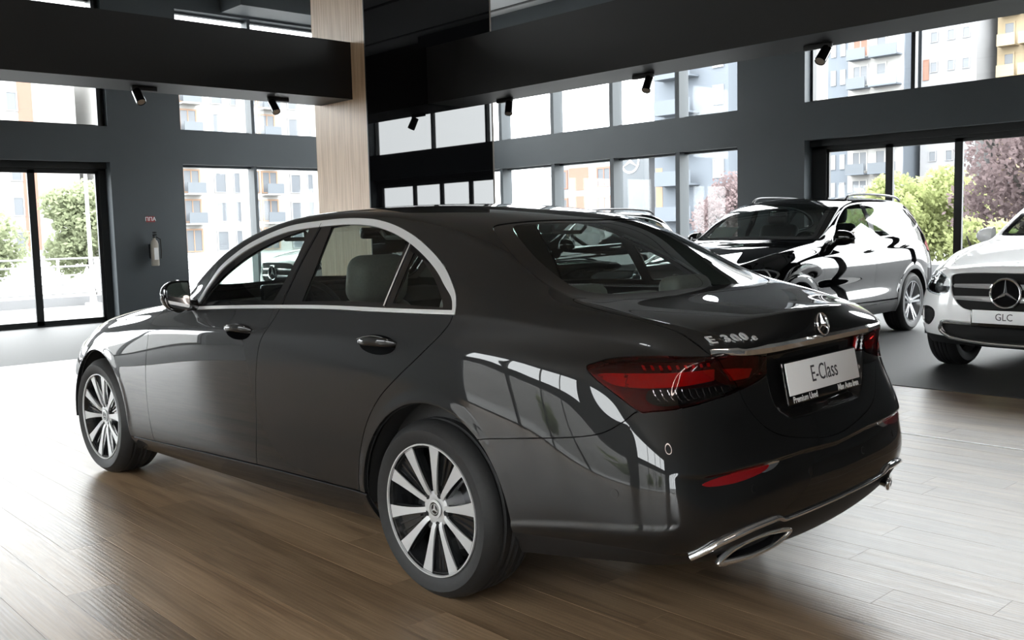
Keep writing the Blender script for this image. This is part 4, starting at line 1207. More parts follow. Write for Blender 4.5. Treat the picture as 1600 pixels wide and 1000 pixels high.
    # ---- tail lamp pieces
    for grp, nm in ((lam_out, 'tail_lamp'), (lam_in, 'tail_lamp')):
        for s in (1, -1):
            g = side_of(grp, s)
            if grp is lam_out:
                clr, red = cut_field(g, f2(AZ, smooth([(-.16, .864), (-.30, .862), (-.52, .864), (-.53, .846), (-.36, .824), (-.20, .812), (-.13, .83)], 4, True)), 0, 2)
                o = shell_obj(nm, red, M_['red_lens_dark'], root, .01, lift=.0005)
                shell_obj('clear_cover', clr, M_['smoked_clear'], o, .01, lift=.0005)
            else:
                o = shell_obj(nm, g, M_['red_lens_dark'], root, .01, lift=.0005)
            shell_obj('lamp_housing', g, M_['red_deep'], o, 0, lift=-.028)
            def band(poly, m_, lift, name):
                q, _r = cut_field(g, f2(AZ, poly), 0, 2)
                if len(q.t) > 4: shell_obj(name, q, m_, o, .006, lift=lift)
            if grp is lam_out:
                kda = KDTree(len(g.v))
                for i_, p_ in enumerate(g.v): kda.insert((p_[0]+abs(p_[1]), p_[2], 0), i_)
                kda.balance()
                band(smooth([(.07, .908), (-.05, .912), (-.2, .914), (-.45, .914), (-.45, .880), (-.3, .872), (-.1, .868), (0, .874), (.05, .89)], 4, True, (3, 4)), M_['red_bar'], -.014, 'light_guide')
                band([(-.22, .862), (-.12, .862), (-.14, .822), (-.36, .832), (-.52, .846), (-.52, .862)], M_['gloss_black'], -.013, 'reversing_lamp')
                for k in range(11):
                    a0 = -.16-.032*k
                    P_ = []
                    for da, z in ((0, .859), (-.004, .850), (-.010, .841), (-.019, .832), (-.030, .826)):
                        hits = kda.find_n((a0+da, z, 0), 3); i = [q[1] for q in hits]; n_ = g.n[i].mean(0); n_ /= np.linalg.norm(n_)
                        w_ = np.array([1/(q[2]+1e-5) for q in hits]); w_ /= w_.sum(); c_ = (g.v[i]*w_[:, None]).sum(0)-n_*.008; P_.append((c_[0], c_[1], z))
                    MB().tube(P_, .0016, 6).build('lamp_fin', M_['chrome'], o)
                for k in range(9):
                    a0 = -.12-.036*k
                    band([(a0, .938), (a0-.012, .938), (a0-.020, .924), (a0-.006, .924)], M_['red_bar'], -.012, 'lamp_block')
            else:
                band([(-.40, .914), (-.56, .908), (-.66, .90), (-.64, .872), (-.5, .870), (-.40, .878)], M_['red_bar'], -.016, 'light_guide')
    # ---- chrome strip over the plate
    yl = np.linspace(.604, -.604, 41)
    mid = []
    for y in yl:
        x = np.interp(abs(y), [0, .15, .36, .53, .607], [-1.093, -1.093, -1.090, -1.070, -1.023])
        mid.append((x, y, .962+.004*sstep((abs(y)-.3)/.3)))
    up_ = [(x+.002, y, z+.013) for x, y, z in mid]; md = [(x-.011, y, z+.003) for x, y, z in mid]; lo_ = [(x-.008, y, z-.014) for x, y, z in mid]; bk = [(x+.014, y, z-.017) for x, y, z in mid]
    for k in range(5):
        for R in (md, lo_):
            for j in (k, len(R)-1-k):
                t = sstep(k/5.0); q = mid[j]; R[j] = tuple(q[i]+(R[j][i]-q[i])*(.25+.75*t) for i in range(3))
    b = MB(); b.quadgrid([up_, md, lo_, bk]); b.build('chrome_strip', M_['chrome'], root, angle=50)
    # ---- badge, lettering
    c_, n_ = pick(full, (-1.092, 0, 1.012), 6)
    star_emblem('star_badge', .041, frame(c_+n_*.002, (0, -1, 0), (n_.x*0+.25, 0, 1)), root, M_['chrome'], .006, .10)
    for ch, y, hgt, zc in (('E', .572, .043, 1.0), ('3', .529, .043, 1.001), ('0', .494, .043, 1.002), ('0', .458, .043, 1.003), ('e', .421, .034, .9985)):
        V = plain.v; near = V[(V[:, 0] < -.85) & (np.abs(V[:, 1]-y) < .028) & (np.abs(V[:, 2]-zc) < .026)]
        A_ = np.c_[near[:, 1]-y, near[:, 2]-zc, np.ones(len(near))]
        (gy, gz, x0), *_r = np.linalg.lstsq(A_, near[:, 0], rcond=None)          # best plane under the letter
        n_ = Vector((-1, gy, gz)).normalized(); rt = Vector((gy*-1, -1, 0)).normalized()
        over = max(0, float((-(near[:, 0]-A_ @ np.array([gy, gz, x0]))).max()))
        o_ = Vector((x0, y, zc))+n_*(over+.0028); up_v = Vector((gz, 0, 1)).normalized()
        text_obj('model_lettering', ch, hgt*1.08, M_['badge'], Matrix(((rt.x, up_v.x, n_.x, o_.x), (rt.y, up_v.y, n_.y, o_.y), (rt.z, up_v.z, n_.z, o_.z), (0, 0, 0, 1))), root, .005, sx=1.15, bold=.0007)
    # ---- number plate
    pm = frame((-1.100, 0, .843), (0, -1, 0), (.20, 0, 1))
    b = MB(); b.box((-.272, -.085, -.012), (.272, .062, .0), .006); o = b.build('plate_holder', M_['gloss_black'], root); o.data.transform(pm)
    b = MB(); b.box((-.26, -.054, -.001), (.26, .056, .0035), .002); q = b.build('number_plate', M_['plate'], root); q.data.transform(pm)
    text_obj('plate_lettering', 'E-Class', .082, M_['ink'], pm @ Matrix.Translation((0, 0, .0040)), q, .0008, sx=.82)
    text_obj('holder_lettering', 'Premium Used', .030, M_['white_print'], pm @ Matrix.Translation((-.155, -.070, .0006)), o, .0006, sx=.95, bold=.0006)
    text_obj('holder_lettering', 'Mbn Auto Iren', .030, M_['white_print'], pm @ Matrix.Translation((.165, -.070, .0006)), o, .0006, sx=.9, bold=.0006)
    # ---- reflectors, parking sensors
    for s in (1, -1):
        pl = [(-.355, .583), (-.51, .600), (-.68, .600), (-.69, .588), (-.64, .577), (-.52, .568), (-.385, .570)]
        g, _r = cut_field(side_of(bump, s), f2(AZ, smooth(pl, 3, True)), 0, 2)
        shell_obj('rear_reflector', g, M_['red_refl'], root, .003, lift=.003)
        pl = [(-.67, .600), (-.74, .606), (-.76, .596), (-.72, .580), (-.655, .578)]
        g, _r = cut_field(side_of(bump, s), f2(AZ, smooth(pl, 3, True)), 0, 2)
        if len(g.t): shell_obj('reflector_end', g, M_['chrome'], root, .002, lift=.002)
        for P0 in ((-.855, s*.87, .545), (-1.118, s*.52, .535), (-1.155, s*.20, .53)):
            c_, n_ = pick(full, P0, 4); ms = c_+n_*.001
            b = MB(); b.cyl(tuple(c_-n_*.004), tuple(c_+n_*.0018), .0115, n=20); b.build('parking_sensor', P, rb)
            b = MB(); b.cyl(tuple(c_-n_*.004), tuple(c_+n_*.0010), .0135, n=20); b.build('sensor_ring', M_['dark'], rb)
    # ---- bright strip and exhaust finishers
    st = [(-1.024, .722, .345), (-1.060, .695, .372), (-1.089, .655, .397), (-1.118, .565, .417), (-1.140, .46, .424), (-1.149, .41, .422), (-1.152, .375, .408), (-1.155, .33, .4055), (-1.160, .2, .4055), (-1.163, .0, .4055)]
    stp = [tuple(p) for p in smooth(st, 4)]; stp = stp+[(x, -y, z) for x, y, z in stp[-2::-1]]
    rad = [np.interp(abs(p[1]), [0, .36, .40, .45, .6, .72], [.0065, .0065, .009, .012, .013, .012]) for p in stp]
    MB().tube(on_shell(full, stp, .005), rad, 12, up=(-1, 0, 0)).build('bumper_strip', M_['chrome'], root)
    for s in (1, -1):
        loop = [(-1.046, .634, .316), (-1.062, .592, .344), (-1.089, .524, .366), (-1.122, .441, .379), (-1.146, .383, .379), (-1.148, .376, .370), (-1.134, .409, .346), (-1.117, .453, .330), (-1.094, .512, .317), (-1.071, .570, .312), (-1.050, .622, .311)]
        lp = [(x-.026, s*y, z) for x, y, z in smooth(loop, 4, True)]
        cen = Vector(np.mean(lp, 0))
        rr = [.0075+.003*sstep((.50-abs(p[1]))/-.13) for p in lp]
        ex = MB().tube(lp, rr, 10, closed=True, up=(-1, 0, 0)).build('exhaust_finisher', M_['chrome'], root)
        b = MB(); n = len(lp)
        V0 = [b.bm.verts.new(p) for p in lp]; V1 = [b.bm.verts.new((cen.x+(p[0]-cen.x)*.80+.035, cen.y+(p[1]-cen.y)*.80, cen.z+(p[2]-cen.z)*.7+.004)) for p in lp]
        for k in range(n): b.bm.faces.new((V0[k], V0[(k+1) % n], V1[(k+1) % n], V1[k]))
        b.build('exhaust_tunnel', M_['gloss_black'], ex)
        b = MB(); b.bm.faces.new([b.bm.verts.new((cen.x+(p[0]-cen.x)*.84+.028, cen.y+(p[1]-cen.y)*.84, cen.z+(p[2]-cen.z)*.76+.003)) for p in lp]); b.build('exhaust_back', M_['gloss_black'], ex)
    # ---- sill highlight line, roof antenna, wiper-free screen
    for s in (1, -1):
        MB().tube(on_shell(full, [(x, s*.912, float(sillz(x))-.006) for x in np.linspace(.36, 2.50, 24)], .002), .004, 6).build('sill_edge', M_['satin_chrome'] if False else P, root)
    # ---- cabin
    b = MB(); b.box((-.55, -.78, .27), (2.35, .78, .32), .02); b.build('cabin_floor', M_['trim_dark'], root)
    seat(root, 1.24, .37, 1.05, big=True); seat(root, 1.24, -.37, 1.05, big=True)
    b = MB(); b.box((-.02, -.66, .36), (.50, .66, .56), .07, 4); c = b.build('rear_bench', M_['leather'], root)
    R = Matrix.Translation((.06, 0, .46)) @ Matrix.Rotation(math.radians(-26), 4, 'Y')
    b = MB(); b.box((-.12, -.66, 0), (.06, .66, .66), .07, 4, M=R); b.build('bench_backrest', M_['leather'], c)
    for y in (.36, -.36, 0):
        b = MB(); b.box((-.335, y-.14, 1.03), (-.215, y+.14, 1.15 if y else 1.10), .045, 4); b.build('headrest', M_['leather'], c)
    b = MB(); b.box((-.62, -.66, 1.035), (-.20, .66, 1.06), .01); b.build('parcel_shelf', M_['trim_dark'], root)
    b = MB()
    b.quadgrid([[(2.12, y, .98) for y in np.linspace(-.74, .74, 9)], [(1.95, y, 1.035) for y in np.linspace(-.76, .76, 9)], [(1.72, y, 1.03) for y in np.linspace(-.76, .76, 9)], [(1.60, y, .97) for y in np.linspace(-.76, .76, 9)], [(1.62, y, .70) for y in np.linspace(-.76, .76, 9)]])
    b.build('dashboard', M_['trim_dark'], root)
    b = MB(); b.box((1.66, -.28, .99), (1.69, .56, 1.115), .012); b.build('display', M_['gloss_black'], root)
    sw = Matrix.Translation((1.50, .37, .95)) @ Matrix.Rotation(math.radians(-68), 4, 'Y')
    b = MB(); b.tube([tuple(sw @ Vector((.185*math.cos(t), .185*math.sin(t), 0))) for t in np.linspace(0, 2*PI, 40, endpoint=False)], .016, 10, closed=True)
    for t in (PI, PI/2, -PI/2): b.tube([tuple(sw @ Vector((.03*math.cos(t), .03*math.sin(t), -.02))), tuple(sw @ Vector((.18*math.cos(t), .18*math.sin(t), 0)))], .014, 8)
    b.sphere((0, 0, -.02), .06, (1, 1, .4), M=sw)
    b.build('steering_wheel', M_['trim_dark'], root)
    b = MB(); b.box((.6, -.12, .32), (1.7, .12, .66), .04); b.build('centre_console', M_['trim_dark'], root)
    b = MB(); b.box((1.42, -.10, 1.335), (1.45, .10, 1.395), .02, 3); b.build('rear_view_mirror', M_['gloss_black'], root)
    for s in (1, -1):
        b = MB(); b.box((-.05, min(s*.74, s*.80), .34), (2.15, max(s*.74, s*.80), 1.02), .03); b.build('door_card', M_['trim_dark'], root)
        for x0 in (.45, 1.25):
            b = MB(); b.tube([(x0, s*.56, 1.375), (x0+.02, s*.545, 1.345), (x0+.2, s*.545, 1.345), (x0+.22, s*.56, 1.375)], .010, 8); b.build('grab_handle', M_['headliner'], root)
    # sheet of paper on the dashboard
    return root, full
# ------------------------------------------------------------------ compact SUVs
M_['rail'] = mat('dark_anodised_rail', (.10, .10, .105), .3, .6)
def suv(label, paint, name='compact_suv', plate=None, leather='trim_dark', group=None, offroad=True):
    root = thing(name, label, 'car', group=group)
    sh = suv_shell(3)
    zc = .36
    def relief(sh):
        v = sh.v; out = np.zeros(len(v))
        # wheel-arch flare
        for cx in (0, 2.873):
            d = np.hypot(v[:, 0]-cx, v[:, 2]-zc)-.42
            out += np.where((np.abs(v[:, 1]) > .6) & (v[:, 2] < .95), .012*sstep(1-np.clip(d, 0, 1)/.07), 0)
        sh.v = v+sh.n*out[:, None]; return renormal(sh)
    sh = relief(sh); full = sh
    so = lambda v: np.abs(v[:, 1]) > .55
    clad = None
    for cx in (0, 2.873):
        th = np.linspace(0, 2*PI, 48, endpoint=False)
        _, sh = cut_field(sh, f2(XZ, np.stack([cx+.405*np.cos(th), zc+.405*np.sin(th)], 1), extra=lambda v: np.abs(v[:, 1]) > .45), 0, 1)
    # dark cladding round the arches and along the sill
    rings = []
    for cx in (0, 2.873):
        th = np.linspace(0, 2*PI, 48, endpoint=False)
        c_, sh = cut_field(sh, f2(XZ, np.stack([cx+.455*np.cos(th), zc+.455*np.sin(th)], 1), extra=so), .001, 1)
        rings.append(c_)
    sp = [(.35, .40), (2.55, .39), (2.55, .1), (.35, .1)]
    sl, sh = cut_field(sh, f2(XZ, sp, extra=so), .001, 1); rings.append(sl)
    clad = rings
    # windows
    dlo = smooth([(2.02, 1.135), (1.93, 1.23), (1.76, 1.345), (1.56, 1.46), (1.38, 1.535), (1.1, 1.572), (.7, 1.582), (.3, 1.575), (-.05, 1.548), (-.30, 1.50), (-.50, 1.42), (-.60, 1.34), (-.53, 1.285), (-.2, 1.225), (0, 1.185), (.5, 1.168), (1.2, 1.148), (1.7, 1.138)], 5, True, (0, 11))
    dfx = f2(XZ, dlo, extra=lambda v: np.abs(v[:, 1]) > .5)
    dl, sh = cut_field(sh, dfx, .001, 2)
    topz = lambda v: v[:, 2] > 1.12
    wp = [(1.44, 0), (1.46, .30), (1.475, .52), (1.51, .61), (1.72, .655), (1.98, .70), (2.15, .715), (2.21, .60), (2.24, .3), (2.25, 0)]
    wp = smooth(wp+[(x, -y) for x, y in wp[-2:0:-1]], 4, True)
    wf = f2(XY, wp, extra=lambda v: (v[:, 2] > 1.10) & (v[:, 0] > 1.2))
    ws, sh = cut_field(sh, wf, .002, 2)
    rwp = smooth(sym([(1.52, 0), (1.515, .45), (1.49, .54), (1.30, .585), (1.24, .56), (1.225, 0)])[:-1], 1) if False else np.array([(-.55, 1.50), (-.50, 1.525), (0, 1.54), (.50, 1.525), (.55, 1.50), (.60, 1.27), (.55, 1.235), (0, 1.225), (-.55, 1.235), (-.60, 1.27)])
    rwf = f2(YZ, rwp, extra=lambda v: v[:, 0] < -.45)
    rw, sh = cut_field(sh, rwf, .002, 1)
    # bonnet, doors
    hp = [(2.31, 0), (2.28, .4), (2.21, .70), (2.26, .775), (2.6, .755), (3.0, .70), (3.3, .62), (3.46, .52), (3.55, .3), (3.565, 0)]
    hp = smooth(hp+[(x, -y) for x, y in hp[-2:0:-1]], 4, True)
    hood, sh = cut_field(sh, f2(XY, hp, extra=lambda v: (v[:, 2] > .9) & (v[:, 0] > 2.0)), .002, 1)
    bg_ = [(.93, 1.20), (.95, 1.12), (1.02, 1.02), (1.06, .90), (1.06, .60), (1.07, .40)]
    fgp = [(2.30, .40), (2.34, .60), (2.34, .85), (2.31, 1.03), (2.26, 1.09), (2.0, 1.16)]
    fdp = smooth(bg_+[(1.7, .40)]+fgp+[(1.5, 1.20)], 4, True, (0, 5, 6, 7, 12, 13))
    rgp = [(-.25, 1.24), (-.24, 1.16), (-.15, 1.05), (.05, .93), (.30, .80), (.42, .66), (.455, .52), (.46, .40)]
    rdp = smooth(rgp+[(.7, .40)]+bg_[::-1]+[(.4, 1.2)], 4, True, (0, 7, 8, 9, 14, 15))
    fdoor, sh = cut_field(sh, f2(XZ, fdp, extra=so), .002, 1)
    rdoor, sh = cut_field(sh, f2(XZ, rdp, extra=so), .002, 1)
    # head lamps, tail lamps
    hl = smooth([(2.80, .845), (2.72, .905), (2.62, .945), (2.52, .95), (2.42, .93), (2.455, .965) if False else (2.50, .955)], 1) if False else None
    lampf = f2(YZ, smooth([(.53, .715), (.50, .80), (.54, .862), (.64, .905), (.76, .918), (.845, .895), (.875, .85), (.85, .79), (.78, .735), (.66, .708)], 4, True), extra=lambda v: v[:, 0] > 2.9)
    def both(fy):
        def fn(v):
            w = v.copy(); w[:, 1] = np.abs(w[:, 1]); return fy(w)
        return fn
    hlamp, sh = cut_field(sh, both(lampf), .0015, 2)
    tlf = f2(YZ, smooth([(.50, .93), (.50, 1.06), (.70, 1.10), (.84, 1.07), (.86, .97), (.72, .92)], 4, True), extra=lambda v: v[:, 0] < -.35)
    tlamp, sh = cut_field(sh, both(tlf), .0015, 1)
    # grille and lower intakes in front view
    front = lambda v: v[:, 0] > 3.2
    gp = smooth(sym([(0.0, .905), (.30, .903), (.475, .885), (.495, .83), (.47, .72), (.40, .625), (.30, .590), (0, .575)])[1:-1] if False else
                [(-.475, .885), (-.30, .905), (0, .908), (.30, .905), (.475, .885), (.498, .83), (.472, .72), (.40, .630), (.30, .592), (0, .575), (-.30, .592), (-.40, .630), (-.472, .72), (-.498, .83)], 4, True)
    gr, sh = cut_field(sh, f2(YZ, gp, extra=front), .001, 2)
    ip = smooth([(-.50, .475), (0, .480), (.50, .475), (.585, .445), (.56, .37), (.50, .335), (0, .325), (-.50, .335), (-.56, .37), (-.585, .445)], 4, True)
    it, sh = cut_field(sh, f2(YZ, ip, extra=front), .001, 2)
    sp_ = smooth([(.66, .50), (.66, .57), (.74, .60), (.86, .575), (.872, .50), (.85, .45), (.74, .43)], 4, True)
    fog, sh = cut_field(sh, both(f2(YZ, sp_, extra=lambda v: v[:, 0] > 3.0)), .001, 2)
    # dark skirt below
    sk = [(3.9, .325), (2.2, .36), (2.2, .05), (3.9, .05)]
    skirt, sh = cut_field(sh, f2(BZ, sk, extra=lambda v: v[:, 0] > 2.9), .001, 1)
    skr, sh = cut_field(sh, f2(AZ, [(-1.1, .50), (.8, .50), (.8, .1), (-1.1, .1)], extra=lambda v: v[:, 0] < -.35), .001, 1)
    P = paint
    shell_obj('body_shell', sh, P, root, .014)
    shell_obj('bonnet', hood, P, root)
    D = {}
    for s in (1, -1):
        D['f', s] = shell_obj('front_door', side_of(fdoor, s), P, root)
        D['r', s] = shell_obj('rear_door', side_of(rdoor, s), P, root)
    for part_, nm_ in zip(clad, ('arch_cladding', 'arch_cladding', 'sill_cladding')):
        for s in (1, -1): shell_obj(nm_, side_of(part_, s), M_['plastic'], root, .03)
    shell_obj('front_skirt', skirt, M_['plastic'], root)
    shell_obj('rear_skirt', skr, M_['plastic'], root)
    inner, chrome = cut_field(dl, lambda v: dfx(v)+.016, 0, 1)
    fwp = [(1.90, 1.175), (1.80, 1.285), (1.60, 1.42), (1.40, 1.51), (1.12, 1.552), (1.00, 1.555), (.985, 1.40), (1.0, 1.27), (1.02, 1.172), (1.5, 1.162)]
    rp_ = [(.88, 1.185), (.86, 1.35), (.87, 1.555), (.6, 1.560), (.2, 1.552), (-.02, 1.528), (.02, 1.40), (.07, 1.215), (.5, 1.19)]
    qp = [(-.02, 1.225), (-.07, 1.40), (-.12, 1.505), (-.30, 1.47), (-.46, 1.40), (-.55, 1.338), (-.48, 1.30), (-.2, 1.245)]
    for nm, poly in (('f', fwp), ('r', rp_), ('q', qp)):
        g, inner = cut_field(inner, f2(XZ, smooth(poly, 3, True), extra=lambda v: np.abs(v[:, 1]) > .4), 0, 1)
        for s in (1, -1):
            shell_obj('side_window', side_of(g, s), M_['tinted'], D['f', s] if nm == 'f' else D['r', s], 0, lift=-.004)
    for s in (1, -1):
        shell_obj('window_surround', side_of(chrome, s), M_['satin_chrome'], root, .008, lift=.002)
        shell_obj('window_pillar', side_of(inner, s), M_['gloss_black'], root, .006, lift=-.002)
    wi, wb = cut_field(ws, lambda v: wf(v)+.05, 0, 1)
    o = shell_obj('windscreen', wi, M_['tinted'], root, 0, lift=-.003); shell_obj('glass_border', wb, M_['gloss_black'], o, .004, lift=-.002)
    shell_obj('rear_window', rw, M_['tinted'], root, 0, lift=-.003)
    body = full
    for cx in (0, 2.873):
        th = np.linspace(0, 2*PI, 40, endpoint=False)
        _, body = split(body, f2(XZ, np.stack([cx+.40*np.cos(th), zc+.40*np.sin(th)], 1), extra=lambda v: np.abs(v[:, 1]) > .45)(body.v))
    for fld in (dfx, wf, rwf, both(lampf), both(tlf)): _, body = split(body, fld(body.v)-.003)
    cc = body.centers()
    shell_obj('inner_skin', body.sel(cc[:, 2] < 1.15), M_['dark'], root, 0, lift=-.02)
    shell_obj('headliner', body.sel(cc[:, 2] >= 1.15), M_['headliner'], root, 0, lift=-.02)
    for cx in (0, 2.873):
        for s in (1, -1):
            b = MB(); b.lathe([(.408, .0), (.408, .32), (0, .32)], 32, M=Matrix.Translation((cx, s*.90, zc)) @ (Matrix.Rotation(PI, 4, 'Z') if s > 0 else Matrix.Identity(4)), a0=-.1, a1=PI+.1)
            b.build('wheel_housing', M_['dark'], root)
            make_wheel(root, (cx, s*.795, zc), zc, .248, .245, s, .5+cx, 'five')
    b = MB(); b.box((-.75, -.75, .28), (3.3, .75, .32), .02); b.build('underbody', M_['dark'], root)
    # head lamps: clear cover, dark bowl, projectors and light strip
    for s in (1, -1):
        g = side_of(hlamp, s)
        o = shell_obj('head_lamp', g, M_['lamp_glass'], root, .01)
        shell_obj('lamp_housing', g, M_['rim_dark'], o, 0, lift=-.06)
        rimm, _r = cut_field(g, lambda v: -both(lampf)(v)-.012, 0, 1)
        shell_obj('lamp_bezel', rimm, M_['satin_chrome'], o, 0, lift=-.012)
        for y, z in ((.60, .80), (.73, .82)):
            c_, n_ = pick(full, (3.4, s*y, z), 6)
            b = MB(); b.cyl(tuple(c_-n_*.055), tuple(c_-n_*.02), .036, .042, 20); b.sphere(tuple(c_-n_*.03), .03); b.build('projector', M_['chrome'], o)
        pts = on_shell(full, [(3.3, s*y, z) for y, z in ((.53, .845), (.62, .885), (.74, .895), (.82, .875), (.845, .83))], -.02)
        MB().tube([tuple(p) for p in smooth(pts, 4)], .008, 8).build('light_strip', M_['white_print'], o)
        g = side_of(tlamp, s); o = shell_obj('tail_lamp', g, M_['red_bar'], root, .01)
    # grille
    o = shell_obj('grille_mesh', gr, M_['gloss_black'], root, .02, lift=-.05)
    for z0 in (.79, .685):
        L = []
        for dz, lf in ((.024, .0), (.0, .012), (-.024, .0)):
            row = []
            for y in np.linspace(-.470, .470, 41):
                zz = z0+dz*(1-.35*abs(y)/.47)+.012*abs(y)
                row.append((y, zz, lf))
            L.append(row)
        b = MB(); b.quadgrid([on_shell(full, [(3.66, y, z) for y, z, l in row], L[i][0][2]-.012) for i, row in enumerate(L)]); b.build('grille_louvre', M_['satin_chrome'], root, angle=60)
    c_, n_ = pick(full, (3.7, 0, .735), 6)
    b = MB(); b.lathe([(0, 0), (.125, 0), (.13, -.02)], 40, M=frame(c_+n_*.014, (0, 1, 0), (0, 0, 1)) @ Matrix.Rotation(PI/2, 4, 'X')); b.build('emblem_disc', M_['gloss_black'], root)
    star_emblem('star_badge', .128, frame(c_+n_*.016, (0, 1, 0), (0, 0, 1)), root, M_['chrome'], .012, .14)
    # small emblem on the bonnet
    c_, n_ = pick(full, (3.50, 0, .985), 4)
    b = MB(); b.cyl(tuple(c_-n_*.002), tuple(c_+n_*.004), .022, n=24); b.build('bonnet_badge', M_['satin_chrome'], root)
    # intakes
    shell_obj('lower_intake', it, M_['plastic'], root, .03, lift=-.03)
    for s in (1, -1):
        shell_obj('side_intake', side_of(fog, s), M_['plastic'], root, .02, lift=-.02)
    pts = [(3.6, y, z) for y, z in ((-.60, .40), (-.575, .45), (-.50, .488), (0, .494), (.50, .488), (.575, .45), (.60, .40), (.54, .345), (.46, .322), (0, .314), (-.46, .322), (-.54, .345))]
    pts = on_shell(full, [tuple(p) for p in smooth(pts, 5, True)], .004)
    MB().tube(pts, .016, 10, closed=True).build('chrome_trim', M_['chrome'], root)
    # front plate
    if plate:
        pm = frame((3.735, 0, .545), (0, 1, 0), (0, 0, 1))
        b = MB(); b.box((-.272, -.085, -.03), (.272, .062, 0), .006); o = b.build('plate_holder', M_['gloss_black'], root); o.data.transform(pm)
        b = MB(); b.box((-.26, -.054, -.001), (.26, .056, .0035), .002); q = b.build('number_plate', M_['plate'], root); q.data.transform(pm)
        text_obj('plate_lettering', plate, .082, M_['ink'], pm @ Matrix.Translation((0, 0, .004)), q, .0008, sx=.9)
    # mirrors, handles, rails
    for s in (1, -1):
        b = MB(); secs = []
        for t in np.linspace(0, 1, 8):
            y = s*(1.06-.18*t); hh = .085*math.sqrt(max(.02, 1-(1-t)**2.6)); dd = .085*math.sqrt(max(.02, 1-(1-t)**2.2))
            secs.append([(1.93+(dd*np.sign(math.cos(a))*abs(math.cos(a))**.8 if math.cos(a) > 0 else .03*math.cos(a)), y, 1.185+hh*np.sign(math.sin(a))*abs(math.sin(a))**.8) for a in np.linspace(0, 2*PI, 18, endpoint=False)])
        V = [[b.bm.verts.new(p) for p in r] for r in secs]
        for A, B in zip(V[:-1], V[1:]):
            for k in range(18): b.bm.faces.new((A[k], A[(k+1) % 18], B[(k+1) % 18], B[k]))
        b.bm.faces.new(V[0]); b.bm.faces.new(V[-1]); mo = b.build('door_mirror', P, D['f', s], angle=60)
        b = MB(); b.box((1.89, min(s*.84, s*.92), 1.105), (1.97, max(s*.84, s*.92), 1.16), .015); b.build('mirror_foot', M_['gloss_black'], mo)
        b = MB(); b.box((1.897, min(s*.89, s*1.045), 1.12), (1.902, max(s*.89, s*1.045), 1.25), .002); b.build('mirror_glass', M_['mirror'], mo)
        for key, x0, x1, z in (('f', 1.10, 1.32, 1.02), ('r', .12, .34, 1.05)):
            pts = [(x1-(x1-x0)*t, s*.92, z) for t in np.linspace(0, 1, 9)]
            P_ = []
            for p, l in zip(pts, [.0, .02, .03, .034, .035, .034, .03, .02, 0]): P_ += on_shell(full, [p], l)
            MB().tube(P_, [.006, .012, .014, .015, .015, .015, .014, .012, .006], 10, flat=.7, up=(0, s, 0)).build('door_handle', M_['chrome'] if False else P, D[key, s])
        rl = [(1.18, s*.60, 1.61), (1.10, s*.60, 1.655), (.9, s*.598, 1.672), (.4, s*.595, 1.676), (0, s*.59, 1.662), (-.25, s*.585, 1.64), (-.36, s*.582, 1.60)]
        MB().tube([tuple(p) for p in smooth(rl, 5)], .015, 10).build('roof_rail', M_['rail'], root)
    # sculpted panoramic roof glass
    b = MB()
    rows = [[(x, y, 1.66) for y in np.linspace(-.50, .50, 9)] for x in np.linspace(1.28, -.10, 12)]
    b.quadgrid([on_shell(full, r, .003) for r in rows]); b.build('roof_glass', M_['gloss_black'], root)
    # cabin
    lt = M_[leather]
    b = MB(); b.box((-.5, -.76, .33), (2.3, .76, .40), .02); b.build('cabin_floor', M_['trim_dark'], root)
    seat(root, 1.25, .37, 1.34, mt=lt); seat(root, 1.25, -.37, 1.34, mt=lt)
    b = MB(); b.box((.05, -.62, .45), (.6, .62, .66), .06); b.box((-.02, -.62, .5), (.16, .62, 1.22), .06); b.build('rear_bench', lt, root)
    b = MB(); b.quadgrid([[(x, y, z) for y in np.linspace(-.74, .74, 5)] for x, z in ((2.2, 1.08), (2.0, 1.14), (1.75, 1.13), (1.68, 1.05), (1.70, .7))]); b.build('dashboard', M_['trim_dark'], root)
    sw = Matrix.Translation((1.60, .37, 1.08)) @ Matrix.Rotation(math.radians(-66), 4, 'Y')
    b = MB(); b.tube([tuple(sw @ Vector((.185*math.cos(t), .185*math.sin(t), 0))) for t in np.linspace(0, 2*PI, 32, endpoint=False)], .016, 8, closed=True); b.build('steering_wheel', M_['trim_dark'], root)
    b = MB(); b.box((1.62, -.11, 1.43), (1.66, .11, 1.50), .02); b.build('rear_view_mirror', M_['gloss_black'], root)
    return root
# ------------------------------------------------------------------ what stands outside the glass
M_['ground'] = add_noise(mat('pale_paving', (.19, .19, .187), .8), .6, .08)
M_['render_white'] = mat('white_render', (.26, .255, .245), .8)
M_['render_grey'] = mat('blue_grey_render', (.085, .098, .115), .8)
M_['render_cream'] = mat('cream_render', (.24, .19, .12), .8)
M_['render_pale'] = mat('pale_grey_render', (.17, .172, .178), .8)
M_['brick'] = mat('orange_block_wall', (.18, .095, .07), .85)
M_['orange_frame'] = mat('orange_window_frame', (.20, .125, .08), .6)
M_['dark_window'] = mat('dark_window_glass', (.075, .082, .092), .35)
M_['grey_rail'] = mat('grey_balcony_panel', (.07, .08, .092), .5)
M_['green_rail'] = mat('green_balcony_glass', (.11, .17, .15), .3)
M_['white_metal'] = mat('white_railing_paint', (.3, .3, .3), .5)
M_['bark'] = mat('grey_bark', (.035, .030, .027), .9)
M_['totem'] = mat('blue_grey_totem', (.036, .043, .050), .5)

